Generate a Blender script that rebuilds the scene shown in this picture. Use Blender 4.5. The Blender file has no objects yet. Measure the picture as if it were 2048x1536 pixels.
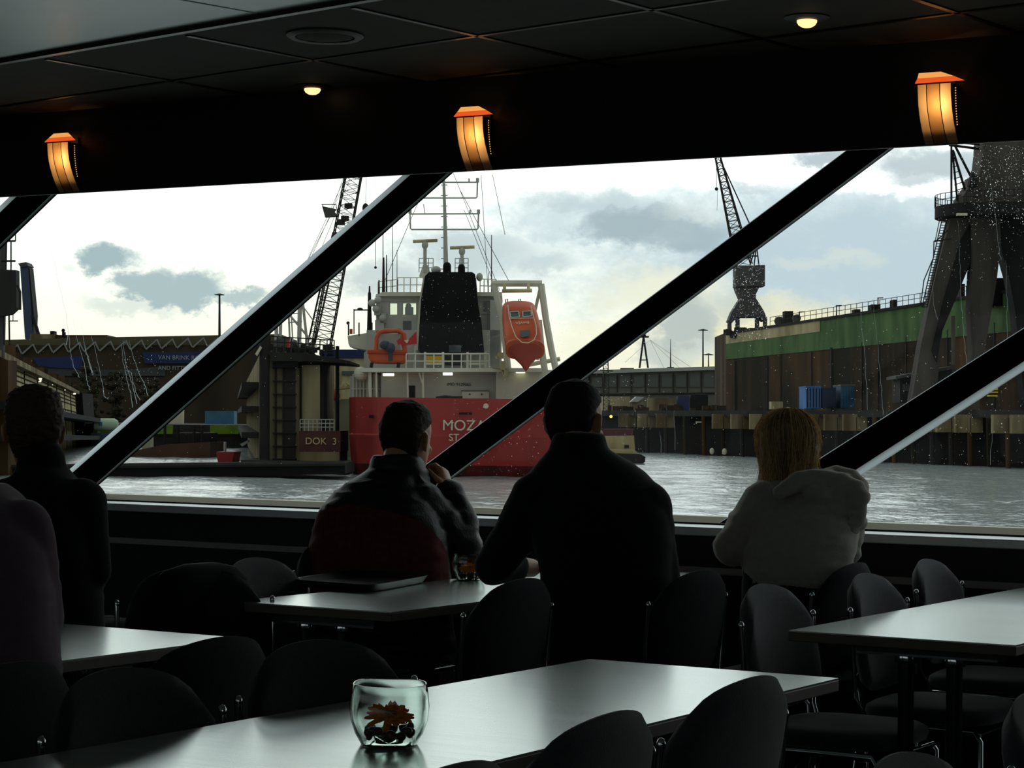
import bpy, bmesh, math, random
from mathutils import Vector, Matrix, noise
random.seed(11)
sc = bpy.context.scene
COL = sc.collection
V = Vector
# ------------------------------------------------------------------ camera geometry
F = 4384.0
CAM = V((0, 0, 1.27))
YAW = math.radians(30.9)
PIT = math.atan(79 / F)
ROLL = 0.0142
FH = V((-math.sin(YAW), math.cos(YAW), 0))
R0 = V((math.cos(YAW), math.sin(YAW), 0))
UP = V((0, 0, 1))
FW = FH * math.cos(PIT) + UP * math.sin(PIT)
U0 = -FH * math.sin(PIT) + UP * math.cos(PIT)
RR = R0 * math.cos(ROLL) + U0 * math.sin(ROLL)
UU = -R0 * math.sin(ROLL) + U0 * math.cos(ROLL)
WATER = -1.73


def ray(x, y):
    return FW + RR * ((x - 1024) / F) - UU * ((y - 768) / F)


def at(x, y, D):
    return CAM + ray(x, y) * D


def onz(x, y, z):
    r = ray(x, y)
    return CAM + r * ((z - CAM.z) / r.z)


def onY(x, y, Y):
    r = ray(x, y)
    return CAM + r * (Y / r.y)


def hor(x):
    return 847 + .0142 * (x - 1024)


def waterD(x, y):
    return 3.0 * F / (y - hor(x))


cd = bpy.data.cameras.new('camera')
cam = bpy.data.objects.new('camera', cd)
COL.objects.link(cam)
cd.sensor_width = 36
cd.lens = F / 2048 * 36
cd.clip_start = .05
cd.clip_end = 3000
cam.matrix_world = Matrix.Translation(CAM) @ Matrix((RR, UU, -FW)).transposed().to_4x4()
sc.camera = cam
sc.view_settings.view_transform = 'Standard'
sc.view_settings.look = 'None'
sc.view_settings.gamma = 1
sc.view_settings.exposure = 0
sc.view_settings.use_curve_mapping = False
sc.cycles.max_bounces = 10
sc.cycles.transparent_max_bounces = 24
sc.cycles.transmission_bounces = 10
sc.cycles.sample_clamp_indirect = 4
sc.cycles.use_denoising = True


def lin(r, g=None, b=None):
    if g is None:
        g = b = r
    f = lambda c: (c / 255 / 12.92) if c <= 10 else ((c / 255 + .055) / 1.055) ** 2.4
    return (f(r), f(g), f(b), 1)


# ------------------------------------------------------------------ materials
def newmat(name):
    m = bpy.data.materials.new(name)
    m.use_nodes = True
    nt = m.node_tree
    return m, nt, nt.nodes, nt.links


def mat(name, col, rough=.6, metal=0., spec=.4, var=0., vscale=4., stretch=(1, 1, 1), col2=None, bump=0., bscale=60., sheen=0., thr=(.35, .65)):
    """principled surface; colour varies towards col2 with a stretched noise"""
    m, nt, N, L = newmat(name)
    b = N['Principled BSDF']
    b.inputs['Base Color'].default_value = col
    b.inputs['Roughness'].default_value = rough
    b.inputs['Metallic'].default_value = metal
    b.inputs['Specular IOR Level'].default_value = spec
    if sheen:
        b.inputs['Sheen Weight'].default_value = sheen
        b.inputs['Sheen Roughness'].default_value = .5
    tc = N.new('ShaderNodeTexCoord')
    if var or col2:
        mp = N.new('ShaderNodeMapping')
        mp.inputs['Scale'].default_value = stretch
        L.new(tc.outputs['Object'], mp.inputs['Vector'])
        nz = N.new('ShaderNodeTexNoise')
        nz.inputs['Scale'].default_value = vscale
        nz.inputs['Detail'].default_value = 6
        L.new(mp.outputs['Vector'], nz.inputs['Vector'])
        rp = N.new('ShaderNodeMapRange')
        rp.inputs['From Min'].default_value = thr[0]
        rp.inputs['From Max'].default_value = thr[1]
        L.new(nz.outputs['Fac'], rp.inputs['Value'])
        mx = N.new('ShaderNodeMix')
        mx.data_type = 'RGBA'
        mx.inputs['A'].default_value = col
        mx.inputs['B'].default_value = col2 or tuple(c * (1 - var) for c in col[:3]) + (1,)
        L.new(rp.outputs['Result'], mx.inputs['Factor'])
        L.new(mx.outputs['Result'], b.inputs['Base Color'])
    if bump:
        nb = N.new('ShaderNodeTexNoise')
        nb.inputs['Scale'].default_value = bscale
        nb.inputs['Detail'].default_value = 4
        L.new(tc.outputs['Object'], nb.inputs['Vector'])
        bp = N.new('ShaderNodeBump')
        bp.inputs['Strength'].default_value = bump
        bp.inputs['Distance'].default_value = .01
        L.new(nb.outputs['Fac'], bp.inputs['Height'])
        L.new(bp.outputs['Normal'], b.inputs['Normal'])
    return m


def emit(name, col, s):
    m, nt, N, L = newmat(name)
    N.remove(N['Principled BSDF'])
    e = N.new('ShaderNodeEmission')
    e.inputs['Color'].default_value = col
    e.inputs['Strength'].default_value = s
    L.new(e.outputs[0], N['Material Output'].inputs[0])
    return m


def glassmat(name, col=(1, 1, 1, 1), ior=1.45, rough=0.):
    m, nt, N, L = newmat(name)
    N.remove(N['Principled BSDF'])
    g = N.new('ShaderNodeBsdfGlass')
    g.inputs['Color'].default_value = col
    g.inputs['IOR'].default_value = ior
    g.inputs['Roughness'].default_value = rough
    L.new(g.outputs[0], N['Material Output'].inputs[0])
    return m


def panemat(name, refl=.03, tint=(1, 1, 1, 1)):
    m, nt, N, L = newmat(name)
    N.remove(N['Principled BSDF'])
    t = N.new('ShaderNodeBsdfTransparent')
    t.inputs['Color'].default_value = tint
    g = N.new('ShaderNodeBsdfGlossy')
    g.inputs['Roughness'].default_value = .02
    mx = N.new('ShaderNodeMixShader')
    mx.inputs[0].default_value = refl
    L.new(t.outputs[0], mx.inputs[1])
    L.new(g.outputs[0], mx.inputs[2])
    L.new(mx.outputs[0], N['Material Output'].inputs[0])
    return m


def translucent(name, col, diff=.3):
    m, nt, N, L = newmat(name)
    N.remove(N['Principled BSDF'])
    t = N.new('ShaderNodeBsdfTranslucent')
    t.inputs['Color'].default_value = col
    d = N.new('ShaderNodeBsdfDiffuse')
    d.inputs['Color'].default_value = col
    mx = N.new('ShaderNodeMixShader')
    mx.inputs[0].default_value = diff
    L.new(t.outputs[0], mx.inputs[1])
    L.new(d.outputs[0], mx.inputs[2])
    L.new(mx.outputs[0], N['Material Output'].inputs[0])
    return m


# ------------------------------------------------------------------ object helpers
def tag(o, label=None, cat=None, group=None, kind=None):
    if label:
        o['label'] = label
    if cat:
        o['category'] = cat
    if group:
        o['group'] = group
    if kind:
        o['kind'] = kind
    return o


def thing(name, label, cat, loc, group=None, rz=0.):
    o = bpy.data.objects.new(name, None)
    o.empty_display_size = .1
    COL.objects.link(o)
    o.location = loc
    o.rotation_euler = (0, 0, rz)
    return tag(o, label, cat, group)


def copy_tree(o, parent=None):
    c = o.copy()
    COL.objects.link(c)
    if parent:
        c.parent = parent
    for ch in list(o.children):
        copy_tree(ch, c)
    return c


class MB:
    """collects shapes given in world space (or in a thing's local space) for ONE mesh"""

    def __init__(s, local=False):
        s.v = []
        s.f = []
        s.local = local

    def add(s, vs, fs):
        n = len(s.v)
        s.v += [V(p) for p in vs]
        s.f += [tuple(i + n for i in f) for f in fs]
        return s

    def hexa(s, p):
        return s.add(p, [(3, 2, 1, 0), (4, 5, 6, 7), (0, 1, 5, 4), (1, 2, 6, 5), (2, 3, 7, 6), (3, 0, 4, 7)])

    def box(s, c, d, ax=None):
        ax = ax or (V((1, 0, 0)), V((0, 1, 0)), V((0, 0, 1)))
        c = V(c)
        x, y, z = ax[0] * d[0] / 2, ax[1] * d[1] / 2, ax[2] * d[2] / 2
        return s.hexa([c - x - y - z, c + x - y - z, c + x + y - z, c - x + y - z, c - x - y + z, c + x - y + z, c + x + y + z, c - x + y + z])

    def bb(s, a, b):
        a, b = V(a), V(b)
        return s.box((a + b) / 2, [abs(t) for t in (b - a)])

    def prism(s, pts, off):
        """closed polygon pushed along off"""
        pts = [V(p) for p in pts]
        n = len(pts)
        fs = [tuple(range(n)), tuple(range(2 * n - 1, n - 1, -1))]
        fs += [(i, i + n, (i + 1) % n + n, (i + 1) % n) for i in range(n)]
        return s.add(pts + [p + off for p in pts], fs)

    def pprism(s, px, D, t):
        """outline measured at distance D, given thickness t away from us"""
        return s.prism([at(x, y, D) for x, y in px], FH * t)

    def pbox(s, x0, y0, x1, y1, D, t):
        return s.pprism([(x0, y0), (x1, y0), (x1, y1), (x0, y1)], D, t)

    def tube(s, pts, r, n=6, cap=True):
        pts = [V(p) for p in pts]
        rs = r if isinstance(r, (list, tuple)) else [r] * len(pts)
        base = len(s.v)
        prev = None
        for i, p in enumerate(pts):
            a = pts[max(i - 1, 0)]
            b = pts[min(i + 1, len(pts) - 1)]
            d = (b - a).normalized()
            if prev is None:
                h = UP if abs(d.z) < .9 else V((1, 0, 0))
                e1 = d.cross(h).normalized()
            else:
                e1 = (prev - d * prev.dot(d)).normalized()
            prev = e1
            e2 = d.cross(e1)
            for k in range(n):
                t = 2 * math.pi * k / n
                s.v.append(p + (e1 * math.cos(t) + e2 * math.sin(t)) * rs[i])
        for i in range(len(pts) - 1):
            for k in range(n):
                a = base + i * n + k
                b = base + i * n + (k + 1) % n
                s.f.append((a, b, b + n, a + n))
        if cap:
            s.f.append(tuple(base + k for k in range(n - 1, -1, -1)))
            s.f.append(tuple(base + (len(pts) - 1) * n + k for k in range(n)))
        return s

    def ptube(s, px, r, n=5):
        return s.tube([at(*p) for p in px], r, n)

    def loft(s, rings, n=20, e=2.):
        """rings: (centre, halfaxis a, halfaxis b) -> closed skin, superellipse exponent e"""
        base = len(s.v)
        for c, a, b in rings:
            for k in range(n):
                t = 2 * math.pi * k / n
                ct, st = math.cos(t), math.sin(t)
                s.v.append(V(c) + a * (math.copysign(abs(ct) ** (2 / e), ct)) + b * (math.copysign(abs(st) ** (2 / e), st)))
        for i in range(len(rings) - 1):
            for k in range(n):
                p = base + i * n + k
                q = base + i * n + (k + 1) % n
                s.f.append((p, q, q + n, p + n))
        s.f.append(tuple(base + k for k in range(n - 1, -1, -1)))
        s.f.append(tuple(base + (len(rings) - 1) * n + k for k in range(n)))
        return s

    def ball(s, c, r, ax=None, n=12, m=8):
        c = V(c)
        r = r if isinstance(r, (tuple, list)) else (r, r, r)
        ax = ax or (V((1, 0, 0)), V((0, 1, 0)), V((0, 0, 1)))
        base = len(s.v)
        for i in range(1, m):
            ph = math.pi * i / m
            for k in range(n):
                t = 2 * math.pi * k / n
                s.v.append(c + ax[0] * r[0] * math.sin(ph) * math.cos(t) + ax[1] * r[1] * math.sin(ph) * math.sin(t) + ax[2] * r[2] * math.cos(ph))
        s.v += [c + ax[2] * r[2], c - ax[2] * r[2]]
        t0 = base + (m - 1) * n
        for i in range(m - 2):
            for k in range(n):
                p = base + i * n + k
                q = base + i * n + (k + 1) % n
                s.f.append((p, p + n, q + n, q))
        for k in range(n):
            s.f.append((t0, base + k, base + (k + 1) % n))
            l = base + (m - 2) * n
            s.f.append((t0 + 1, l + (k + 1) % n, l + k))
        return s

    def lathe(s, prof, c, n=24, sq=2.):
        """profile (r,z) turned about a vertical axis; sq>2 makes the plan squarish"""
        c = V(c)
        return s.loft([(c + UP * z, V((r, 0, 0)), V((0, r, 0))) for r, z in prof], n, sq)

    def build(s, name, m, parent=None, smooth=False, bevel=0., origin=None):
        me = bpy.data.meshes.new(name)
        o = bpy.data.objects.new(name, me)
        COL.objects.link(o)
        off = V((0, 0, 0))
        if not s.local:
            if parent is not None:
                q = parent
                while q is not None:
                    off += V(q.location)
                    q = q.parent
            else:
                if origin is None:
                    lo = min(p.z for p in s.v)
                    cx = (min(p.x for p in s.v) + max(p.x for p in s.v)) / 2
                    cy = (min(p.y for p in s.v) + max(p.y for p in s.v)) / 2
                    origin = V((cx, cy, lo))
                off = V(origin)
                o.location = off
        me.from_pydata([p - off for p in s.v], [], s.f)
        bm = bmesh.new()
        bm.from_mesh(me)
        bmesh.ops.recalc_face_normals(bm, faces=bm.faces)
        bm.to_mesh(me)
        bm.free()
        for q in (m if isinstance(m, (list, tuple)) else [m]):
            me.materials.append(q)
        if smooth:
            me.polygons.foreach_set('use_smooth', [True] * len(me.polygons))
            try:
                me.set_sharp_from_angle(angle=math.radians(50))
            except Exception:
                pass
        if bevel:
            md = o.modifiers.new('edge', 'BEVEL')
            md.width = bevel
            md.segments = 2
            md.limit_method = 'ANGLE'
        if parent is not None:
            o.parent = parent
        return o


def text(name, body, pos, h, m, parent, ex=None, ey=None, ext=.01, align='CENTER', bold=0.):
    """raised lettering standing on a surface; ex = reading direction, ey = up"""
    ex = ex or R0
    ey = ey or UP
    cu = bpy.data.curves.new(name, 'FONT')
    cu.body = body
    cu.size = h / .7
    cu.extrude = ext
    cu.offset = 0
    cu.align_x = align
    cu.align_y = 'CENTER'
    cu.materials.append(m)
    o = bpy.data.objects.new(name, cu)
    COL.objects.link(o)
    ex = ex.normalized()
    ez = ex.cross(ey).normalized()
    ey = ez.cross(ex)
    p = V(pos)
    if parent:
        p = p - V(parent.location)
        o.parent = parent
    o.matrix_local = Matrix.Translation(p) @ Matrix((ex, ey, ez)).transposed().to_4x4()
    return o


# ------------------------------------------------------------------ sky
def build_world():
    w = bpy.data.worlds.new('sky')
    sc.world = w
    w.use_nodes = True
    nt = w.node_tree
    N, L = nt.nodes, nt.links
    bg = N['Background']
    tc = N.new('ShaderNodeTexCoord')

    def m(op, a, b=None, c=None, clamp=False):
        n = N.new('ShaderNodeMath')
        n.operation = op
        n.use_clamp = clamp
        for i, t in enumerate((a, b, c)):
            if t is None:
                continue
            if isinstance(t, (int, float)):
                n.inputs[i].default_value = t
            else:
                L.new(t, n.inputs[i])
        return n.outputs[0]

    def dot(vec):
        n = N.new('ShaderNodeVectorMath')
        n.operation = 'DOT_PRODUCT'
        L.new(tc.outputs['Generated'], n.inputs[0])
        n.inputs[1].default_value = vec
        return n.outputs['Value']

    a, f, z = dot(R0), dot(FH), dot(UP)
    fc = m('MAXIMUM', f, .12)
    X = m('DIVIDE', a, fc)
    Z = m('DIVIDE', z, fc)
    cv = N.new('ShaderNodeCombineXYZ')
    L.new(X, cv.inputs[0])
    L.new(m('MULTIPLY', Z, 1.5), cv.inputs[1])
    nz = N.new('ShaderNodeTexNoise')
    nz.inputs['Scale'].default_value = 46
    nz.inputs['Detail'].default_value = 8
    nz.inputs['Roughness'].default_value = .68
    L.new(cv.outputs[0], nz.inputs['Vector'])
    n2 = N.new('ShaderNodeTexNoise')
    n2.inputs['Scale'].default_value = 38
    n2.inputs['Detail'].default_value = 8
    n2.inputs['Roughness'].default_value = .68
    cv2 = N.new('ShaderNodeCombineXYZ')
    L.new(X, cv2.inputs[0])
    L.new(m('MULTIPLY', Z, 1.5), cv2.inputs[1])
    cv2.inputs[2].default_value = 7.3
    L.new(cv2.outputs[0], n2.inputs['Vector'])
    wx = m('MULTIPLY', m('SUBTRACT', nz.outputs['Fac'], .5), .034)
    wz = m('MULTIPLY', m('SUBTRACT', n2.outputs['Fac'], .5), .026)
    Xw = m('ADD', X, wx)
    Zw = m('ADD', Z, wz)

    n3 = m('ADD', m('MULTIPLY', nz.outputs['Fac'], 1.5), m('MULTIPLY', n2.outputs['Fac'], .9))
    nfl = m('SUBTRACT', n3, 1.2)

    def blob(x, y, rx, ry, s=1., soft=.4):
        soft = min(soft + .22, .95)
        cx, cz = (x - 1024) / F, (hor(x) - y) / F
        dx = m('DIVIDE', m('SUBTRACT', Xw, cx), rx / F)
        dz = m('DIVIDE', m('SUBTRACT', Zw, cz), ry / F)
        d = m('ADD', m('ADD', m('MULTIPLY', dx, dx), m('MULTIPLY', dz, dz)), m('MULTIPLY', nfl, -.9))
        r = N.new('ShaderNodeMapRange')
        r.interpolation_type = 'SMOOTHSTEP'
        r.inputs['From Min'].default_value = 1 + soft
        r.inputs['From Max'].default_value = max(1 - soft, 0)
        r.inputs['To Min'].default_value = 0
        r.inputs['To Max'].default_value = s
        L.new(d, r.inputs['Value'])
        return r.outputs['Result']

    def union(lst):
        o = None
        for b in lst:
            b = blob(*b)
            o = b if o is None else m('MAXIMUM', o, b)
        return o

    def mix(fac, ca, cb):
        n = N.new('ShaderNodeMix')
        n.data_type = 'RGBA'
        if isinstance(fac, (int, float)):
            n.inputs['Factor'].default_value = fac
        else:
            L.new(fac, n.inputs['Factor'])
        for k, t in (('A', ca), ('B', cb)):
            if isinstance(t, tuple):
                n.inputs[k].default_value = t
            else:
                L.new(t, n.inputs[k])
        return n.outputs['Result']

    rp = N.new('ShaderNodeValToRGB')
    L.new(m('MULTIPLY', Z, 5.0, clamp=True), rp.inputs[0])
    el = rp.color_ramp.elements
    el[0].position = 0
    el[0].color = (1.06, 1.0, .72, 1)
    el[1].position = 1
    el[1].color = (1.0, 1.12, 1.14, 1)
    for p, c in ((.15, (1.06, 1.05, .86, 1)), (.33, (1.1, 1.14, 1.03, 1)), (.5, (1.25, 1.32, 1.25, 1)), (.75, (1.35, 1.45, 1.42, 1))):
        e = el.new(p)
        e.color = c
    c = rp.outputs['Color']
    # wide grey blue overcast to the right, bright gaps in it
    c = mix(union([(1720, 520, 560, 170, .95, .8), (1220, 440, 230, 60, .75, .6), (980, 510, 230, 55, .55, .7)]), c, (.50, .63, .70, 1))
    c = mix(union([(1330, 600, 130, 60, .8, .8), (1300, 690, 190, 60, .9, .8)]), c, (.93, .92, .72, 1))
    c = mix(union([(1600, 655, 190, 50, .85, .8), (1430, 690, 90, 50, .9, .8)]), c, (.93, .86, .55, 1))
    c = mix(union([(1450, 335, 420, 42, 1., .7), (1830, 373, 190, 20, .95, .8)]), c, (1.2, 1.24, 1.23, 1))
    c = mix(union([(205, 518, 62, 30, .95), (300, 575, 60, 36, .9), (380, 580, 70, 32, .9), (250, 612, 95, 16, .4, .8), (480, 596, 52, 20, .8), (130, 540, 14, 8, .25)]), c, (.36, .49, .52, 1))
    c = mix(union([(760, 560, 95, 34, .75, .7), (930, 500, 120, 40, .6, .8), (1080, 520, 60, 20, .5, .7)]), c, (.47, .57, .60, 1))
    c = mix(union([(1260, 448, 110, 40, .85, .6), (1350, 468, 120, 36, .75, .6), (1160, 400, 130, 24, .35, .8), (1640, 322, 66, 20, .8, .6), (1500, 385, 46, 12, .35, .7), (1880, 320, 150, 34, .75, .7), (1830, 345, 60, 22, .6, .6)]), c, (.36, .46, .51, 1))
    c = mix(union([(1372, 650, 62, 62, .85, .5), (1330, 700, 60, 40, .7, .6), (1450, 620, 80, 30, .4, .7)]), c, (.45, .52, .53, 1))
    c = mix(union([(1690, 505, 48, 20, .6, .8), (1620, 524, 60, 14, .5, .8), (1730, 515, 40, 18, .5, .8), (1400, 700, 40, 26, .6, .7), (1370, 430, 60, 14, .3, .8)]), c, (.72, .78, .72, 1))
    # overhead and behind: plain overcast
    fr = N.new('ShaderNodeMapRange')
    fr.interpolation_type = 'SMOOTHSTEP'
    fr.inputs['From Min'].default_value = .15
    fr.inputs['From Max'].default_value = .75
    L.new(f, fr.inputs['Value'])
    hi = N.new('ShaderNodeMapRange')
    hi.interpolation_type = 'SMOOTHSTEP'
    hi.inputs['From Min'].default_value = .13
    hi.inputs['From Max'].default_value = .3
    L.new(Z, hi.inputs['Value'])
    c = mix(hi.outputs['Result'], c, (1.2, 1.32, 1.32, 1))
    c = mix(fr.outputs['Result'], (.42, .47, .48, 1), c)
    lo = N.new('ShaderNodeMapRange')
    lo.inputs['From Min'].default_value = -.012
    lo.inputs['From Max'].default_value = -.002
    L.new(z, lo.inputs['Value'])
    c = mix(lo.outputs['Result'], (.10, .12, .12, 1), c)
    L.new(c, bg.inputs['Color'])
    bg.inputs['Strength'].default_value = 1.0


build_world()
# ================================================================== THE ROOM
ZC = 2.657          # ceiling
YF = 7.45           # face of the window wall below and above the glass
YG = 7.70           # the glass
UL, UR, VB = -13.0, 4.2, -3.5
M_black = mat('black_panel', lin(26, 26, 26), .55, spec=.3, var=.3, vscale=3)
M_dkpanel = mat('dark_wall_panel', lin(30, 31, 32), .5, spec=.3, var=.25, vscale=2)
M_mull = mat('matt_black_mullion', lin(14, 14, 14), .9, spec=.05, var=.2, vscale=4)
M_carpet = mat('dark_carpet', lin(28, 28, 30), .95, spec=.1, var=.4, vscale=40, bump=.4, bscale=200)
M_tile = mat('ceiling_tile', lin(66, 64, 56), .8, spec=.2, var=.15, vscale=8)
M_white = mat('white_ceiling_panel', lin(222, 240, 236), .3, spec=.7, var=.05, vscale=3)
M_grid = mat('ceiling_grid_metal', lin(58, 56, 52), .3, metal=.9)
M_silver = mat('brushed_silver', lin(200, 205, 205), .42, metal=.55, spec=.5, var=.1, vscale=30, stretch=(1, 20, 20))
M_grey = mat('grey_trim', lin(150, 150, 148), .5, metal=.2, var=.1, vscale=6)
M_cream = mat('cream_frame', lin(205, 198, 172), .5)
M_chrome = mat('chrome', lin(200, 204, 206), .12, metal=1.)
M_seal = translucent('white_window_seal', (.93, .98, 1, 1), .08)


def struct(o):
    return tag(o, kind='structure')


struct(MB().bb((UL, VB, -.12), (UR, YG + .1, 0)).build('floor', M_carpet))
struct(MB().bb((UL - .1, VB, 0), (UL, YG + .1, ZC + .1)).build('wall_left', M_black))
struct(MB().bb((UR, VB, 0), (UR + .1, YG + .1, ZC + .1)).build('wall_right', M_black))
struct(MB().bb((UL, VB - .1, 0), (UR, VB, .9)).build('wall_back', M_black))
struct(MB().bb((UL, VB - .1, 2.3), (UR, VB, ZC + .1)).build('wall_back_fascia', M_black))
for k_, u_ in enumerate((-12, -8.7, -5.4, -2.1, 1.2)):
    struct(MB().prism([V((u_, VB - .08, .9)), V((u_ + .14, VB - .08, .9)), V((u_ + 2.14, VB - .08, 2.3)), V((u_ + 2.0, VB - .08, 2.3))], V((0, .07, 0))).build('trim_%d' % (80 + k_), M_black))
# window wall: dado below the glass, fascia above
struct(MB().bb((UL, YF, 0), (UR, YG + .1, .855)).build('wall_front', M_dkpanel))
struct(MB().prism([V((UL, YF, 2.281)), V((UL, YF, ZC + .1)), V((UL, YG + .1, ZC + .1)), V((UL, YG + .1, 2.36))], V((UR - UL, 0, 0))).build('wall_front_fascia', M_black))
led = MB().bb((UL, YF - .025, .858), (UR, YG - .02, .892)).build('trim_1', M_silver, bevel=.004)
struct(led)
fr = MB().prism([V((UL, YG - .05, .892)), V((UL, YG + .05, .892)), V((UL, YG + .05, .921)), V((UL, YG - .015, .921))], V((UR - UL, 0, 0))).build('trim_2', M_cream)
struct(fr)
struct(MB().bb((UL, YG - .075, .892), (UR, YG - .055, .899)).build('trim_3', M_black))
struct(MB().bb((UL, YF - .018, .715), (UR, YF, .742)).build('trim_4', M_grey, bevel=.003))
struct(MB().bb((UL, YF - .004, 2.280), (UR, YF + .002, 2.283)).build('trim_5', M_grey))

# ceiling: dark lay-in tiles by the window, white panels further in
e0, e1 = onz(0, 125, ZC), onz(700, 5, ZC)
sl = (e1.y - e0.y) / (e1.x - e0.x)
ye = lambda u: e0.y + sl * (u - e0.x)
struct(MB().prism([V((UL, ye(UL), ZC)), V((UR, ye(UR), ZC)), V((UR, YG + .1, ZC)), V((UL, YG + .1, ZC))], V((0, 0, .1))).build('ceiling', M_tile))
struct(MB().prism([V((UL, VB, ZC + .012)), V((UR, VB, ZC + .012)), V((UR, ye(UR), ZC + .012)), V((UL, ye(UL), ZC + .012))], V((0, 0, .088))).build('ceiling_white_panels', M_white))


def grid_bar(n, a, b, w=.022, ext=0.):
    d = (b - a).normalized()
    a, b = a - d * ext, b + d * ext
    sd = d.cross(UP).normalized() * w / 2
    q = MB().prism([a - sd, a + sd, b + sd, b - sd], V((0, 0, -.005)))
    struct(q.build('trim_%d' % n, M_grid))


n_tr = 6
dcross = V((.145, .989, 0)).normalized()
for x, y in ((680, 8), (350, 65), (90, 117), (1235, 0), (1840, 0)):
    a = onz(x, y, ZC)
    a = a + dcross * ((ye(a.x) - a.y) / dcross.y + .06)
    b = a + dcross * ((YF - a.y) / dcross.y)
    grid_bar(n_tr, a, b)
    n_tr += 1
dl = V((1, sl, 0)).normalized()
for x, y in ((620, 120), (1530, 75)):
    a = onz(x, y, ZC)
    b = a + dl * 6
    t = (YF - a.y) / dl.y if dl.y else -6
    grid_bar(n_tr, a + dl * max(t, -6) if t < 0 else a - dl * 6, b)
    n_tr += 1
a = onz(350, 65, ZC)
grid_bar(n_tr, V((UL, ye(UL) + .006, ZC)), V((UR, ye(UR) + .006, ZC)), .03)
n_tr += 1
# seam between two white panels
a = onz(350, -3, ZC + .012)
b = onz(530, 29, ZC + .012)
MBs = MB().prism([a + V((-.004, 0, 0)), a + V((.004, 0, 0)), b + V((.004, 0, 0)), b + V((-.004, 0, 0))], V((0, 0, -.002)))
struct(MBs.build('trim_%d' % n_tr, M_grey))
n_tr += 1

# ---- slanted mullions and the panes between them
MUL = [
    [(-600, 1005), (-527, 1000), (101, 391), (34, 392)],
    [(92, 992), (160, 995), (893, 348), (818, 352)],
    [(742, 1012), (818, 1016), (1778, 297), (1693, 302)],
    [(1424, 1056), (1528, 1058), (2520, 418), (2418, 420)],
]
YM = 7.655
mull_uz = []
for i, q in enumerate(MUL):
    p = [onY(x, y, YM) for x, y in q]
    # true horizontal ends at the sill and the fascia
    l0, l1 = p[0], p[3]
    r0_, r1_ = p[1], p[2]
    zb, zt = .893, 2.36

    def zline(a, b, z):
        t = (z - a.z) / (b.z - a.z)
        return V((a.x + (b.x - a.x) * t, YM, z))
    A, B, Cc, Dd = zline(l0, l1, zb), zline(r0_, r1_, zb), zline(r0_, r1_, zt), zline(l0, l1, zt)
    mull_uz.append((A, B, Cc, Dd))
    o = struct(MB().prism([A, B, Cc, Dd], V((0, YG - .012 - YM, 0))).build('trim_%d' % n_tr, M_mull))
    n_tr += 1
    wl, wr = ((.046, .004), (.040, .004), (.005, .007), (.005, .050))[i]
    for a_, d_, w_ in ((A, Dd, -wl), (B, Cc, wr)):
        if abs(w_) > .02:
            s_ = MB().prism([a_, d_, d_ + V((w_, 0, 0)), a_ + V((w_, 0, 0))], V((0, .012, 0)))
        else:
            s_ = MB().prism([a_, d_, d_ + V((w_, 0, 0)), a_ + V((w_, 0, 0))], V((0, .012, 0)))
        so = s_.build('edge_seal', M_seal, parent=None)
        w0 = so.location.copy()
        so.parent = o
        so.location = w0 - o.location
M_pane = panemat('window_glass', .005, (.99, 1, .995, 1))
edges = []
far = [V((UL, YM, .893)), V((UL, YM, 2.36))]
prev = far
for i in range(5):
    nxt = [mull_uz[i][0], mull_uz[i][3]] if i < 4 else [V((UR, YM, .893)), V((UR, YM, 2.36))]
    pts = [V((prev[0].x + (.0 if i else 0), YG, .915)), V((nxt[0].x, YG, .915)), V((nxt[1].x, YG, 2.36)), V((prev[1].x, YG, 2.36))]
    struct(MB().prism(pts, V((0, .008, 0))).build('window_%d' % (i + 1), M_pane))
    if i < 4:
        prev = [mull_uz[i][1], mull_uz[i][2]]

# ---- rain on the outside of the glass
M_drop = glassmat('rain_water', (1, 1, 1, 1), 1.33)
m_, nt_, N_, L_ = newmat('rain_streak_water')
N_.remove(N_['Principled BSDF'])
tl = N_.new('ShaderNodeBsdfTranslucent')
tl.inputs['Color'].default_value = (.8, .9, .95, 1)
tr_ = N_.new('ShaderNodeBsdfTransparent')
mm_ = N_.new('ShaderNodeMixShader')
mm_.inputs[0].default_value = .38
L_.new(tr_.outputs[0], mm_.inputs[1])
L_.new(tl.outputs[0], mm_.inputs[2])
L_.new(mm_.outputs[0], N_['Material Output'].inputs[0])
M_streak = m_
drops = MB()


def drop(x, y, r):
    p = onY(x, y, YG + .008)
    drops.ball(p + V((0, r * .12, 0)), (r, r * .45, r * random.uniform(.9, 1.5)), n=6, m=4)


def scatter(n, x0, y0, x1, y1, r0_, r1_, gauss=False):
    for _ in range(n):
        if gauss:
            x = random.gauss((x0 + x1) / 2, (x1 - x0) / 4)
            y = random.gauss((y0 + y1) / 2, (y1 - y0) / 4)
        else:
            x = random.uniform(x0, x1)
            y = random.uniform(y0, y1)
        drop(x, y, (r0_ + (r1_ - r0_) * random.random() ** 3) * .52)


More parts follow.
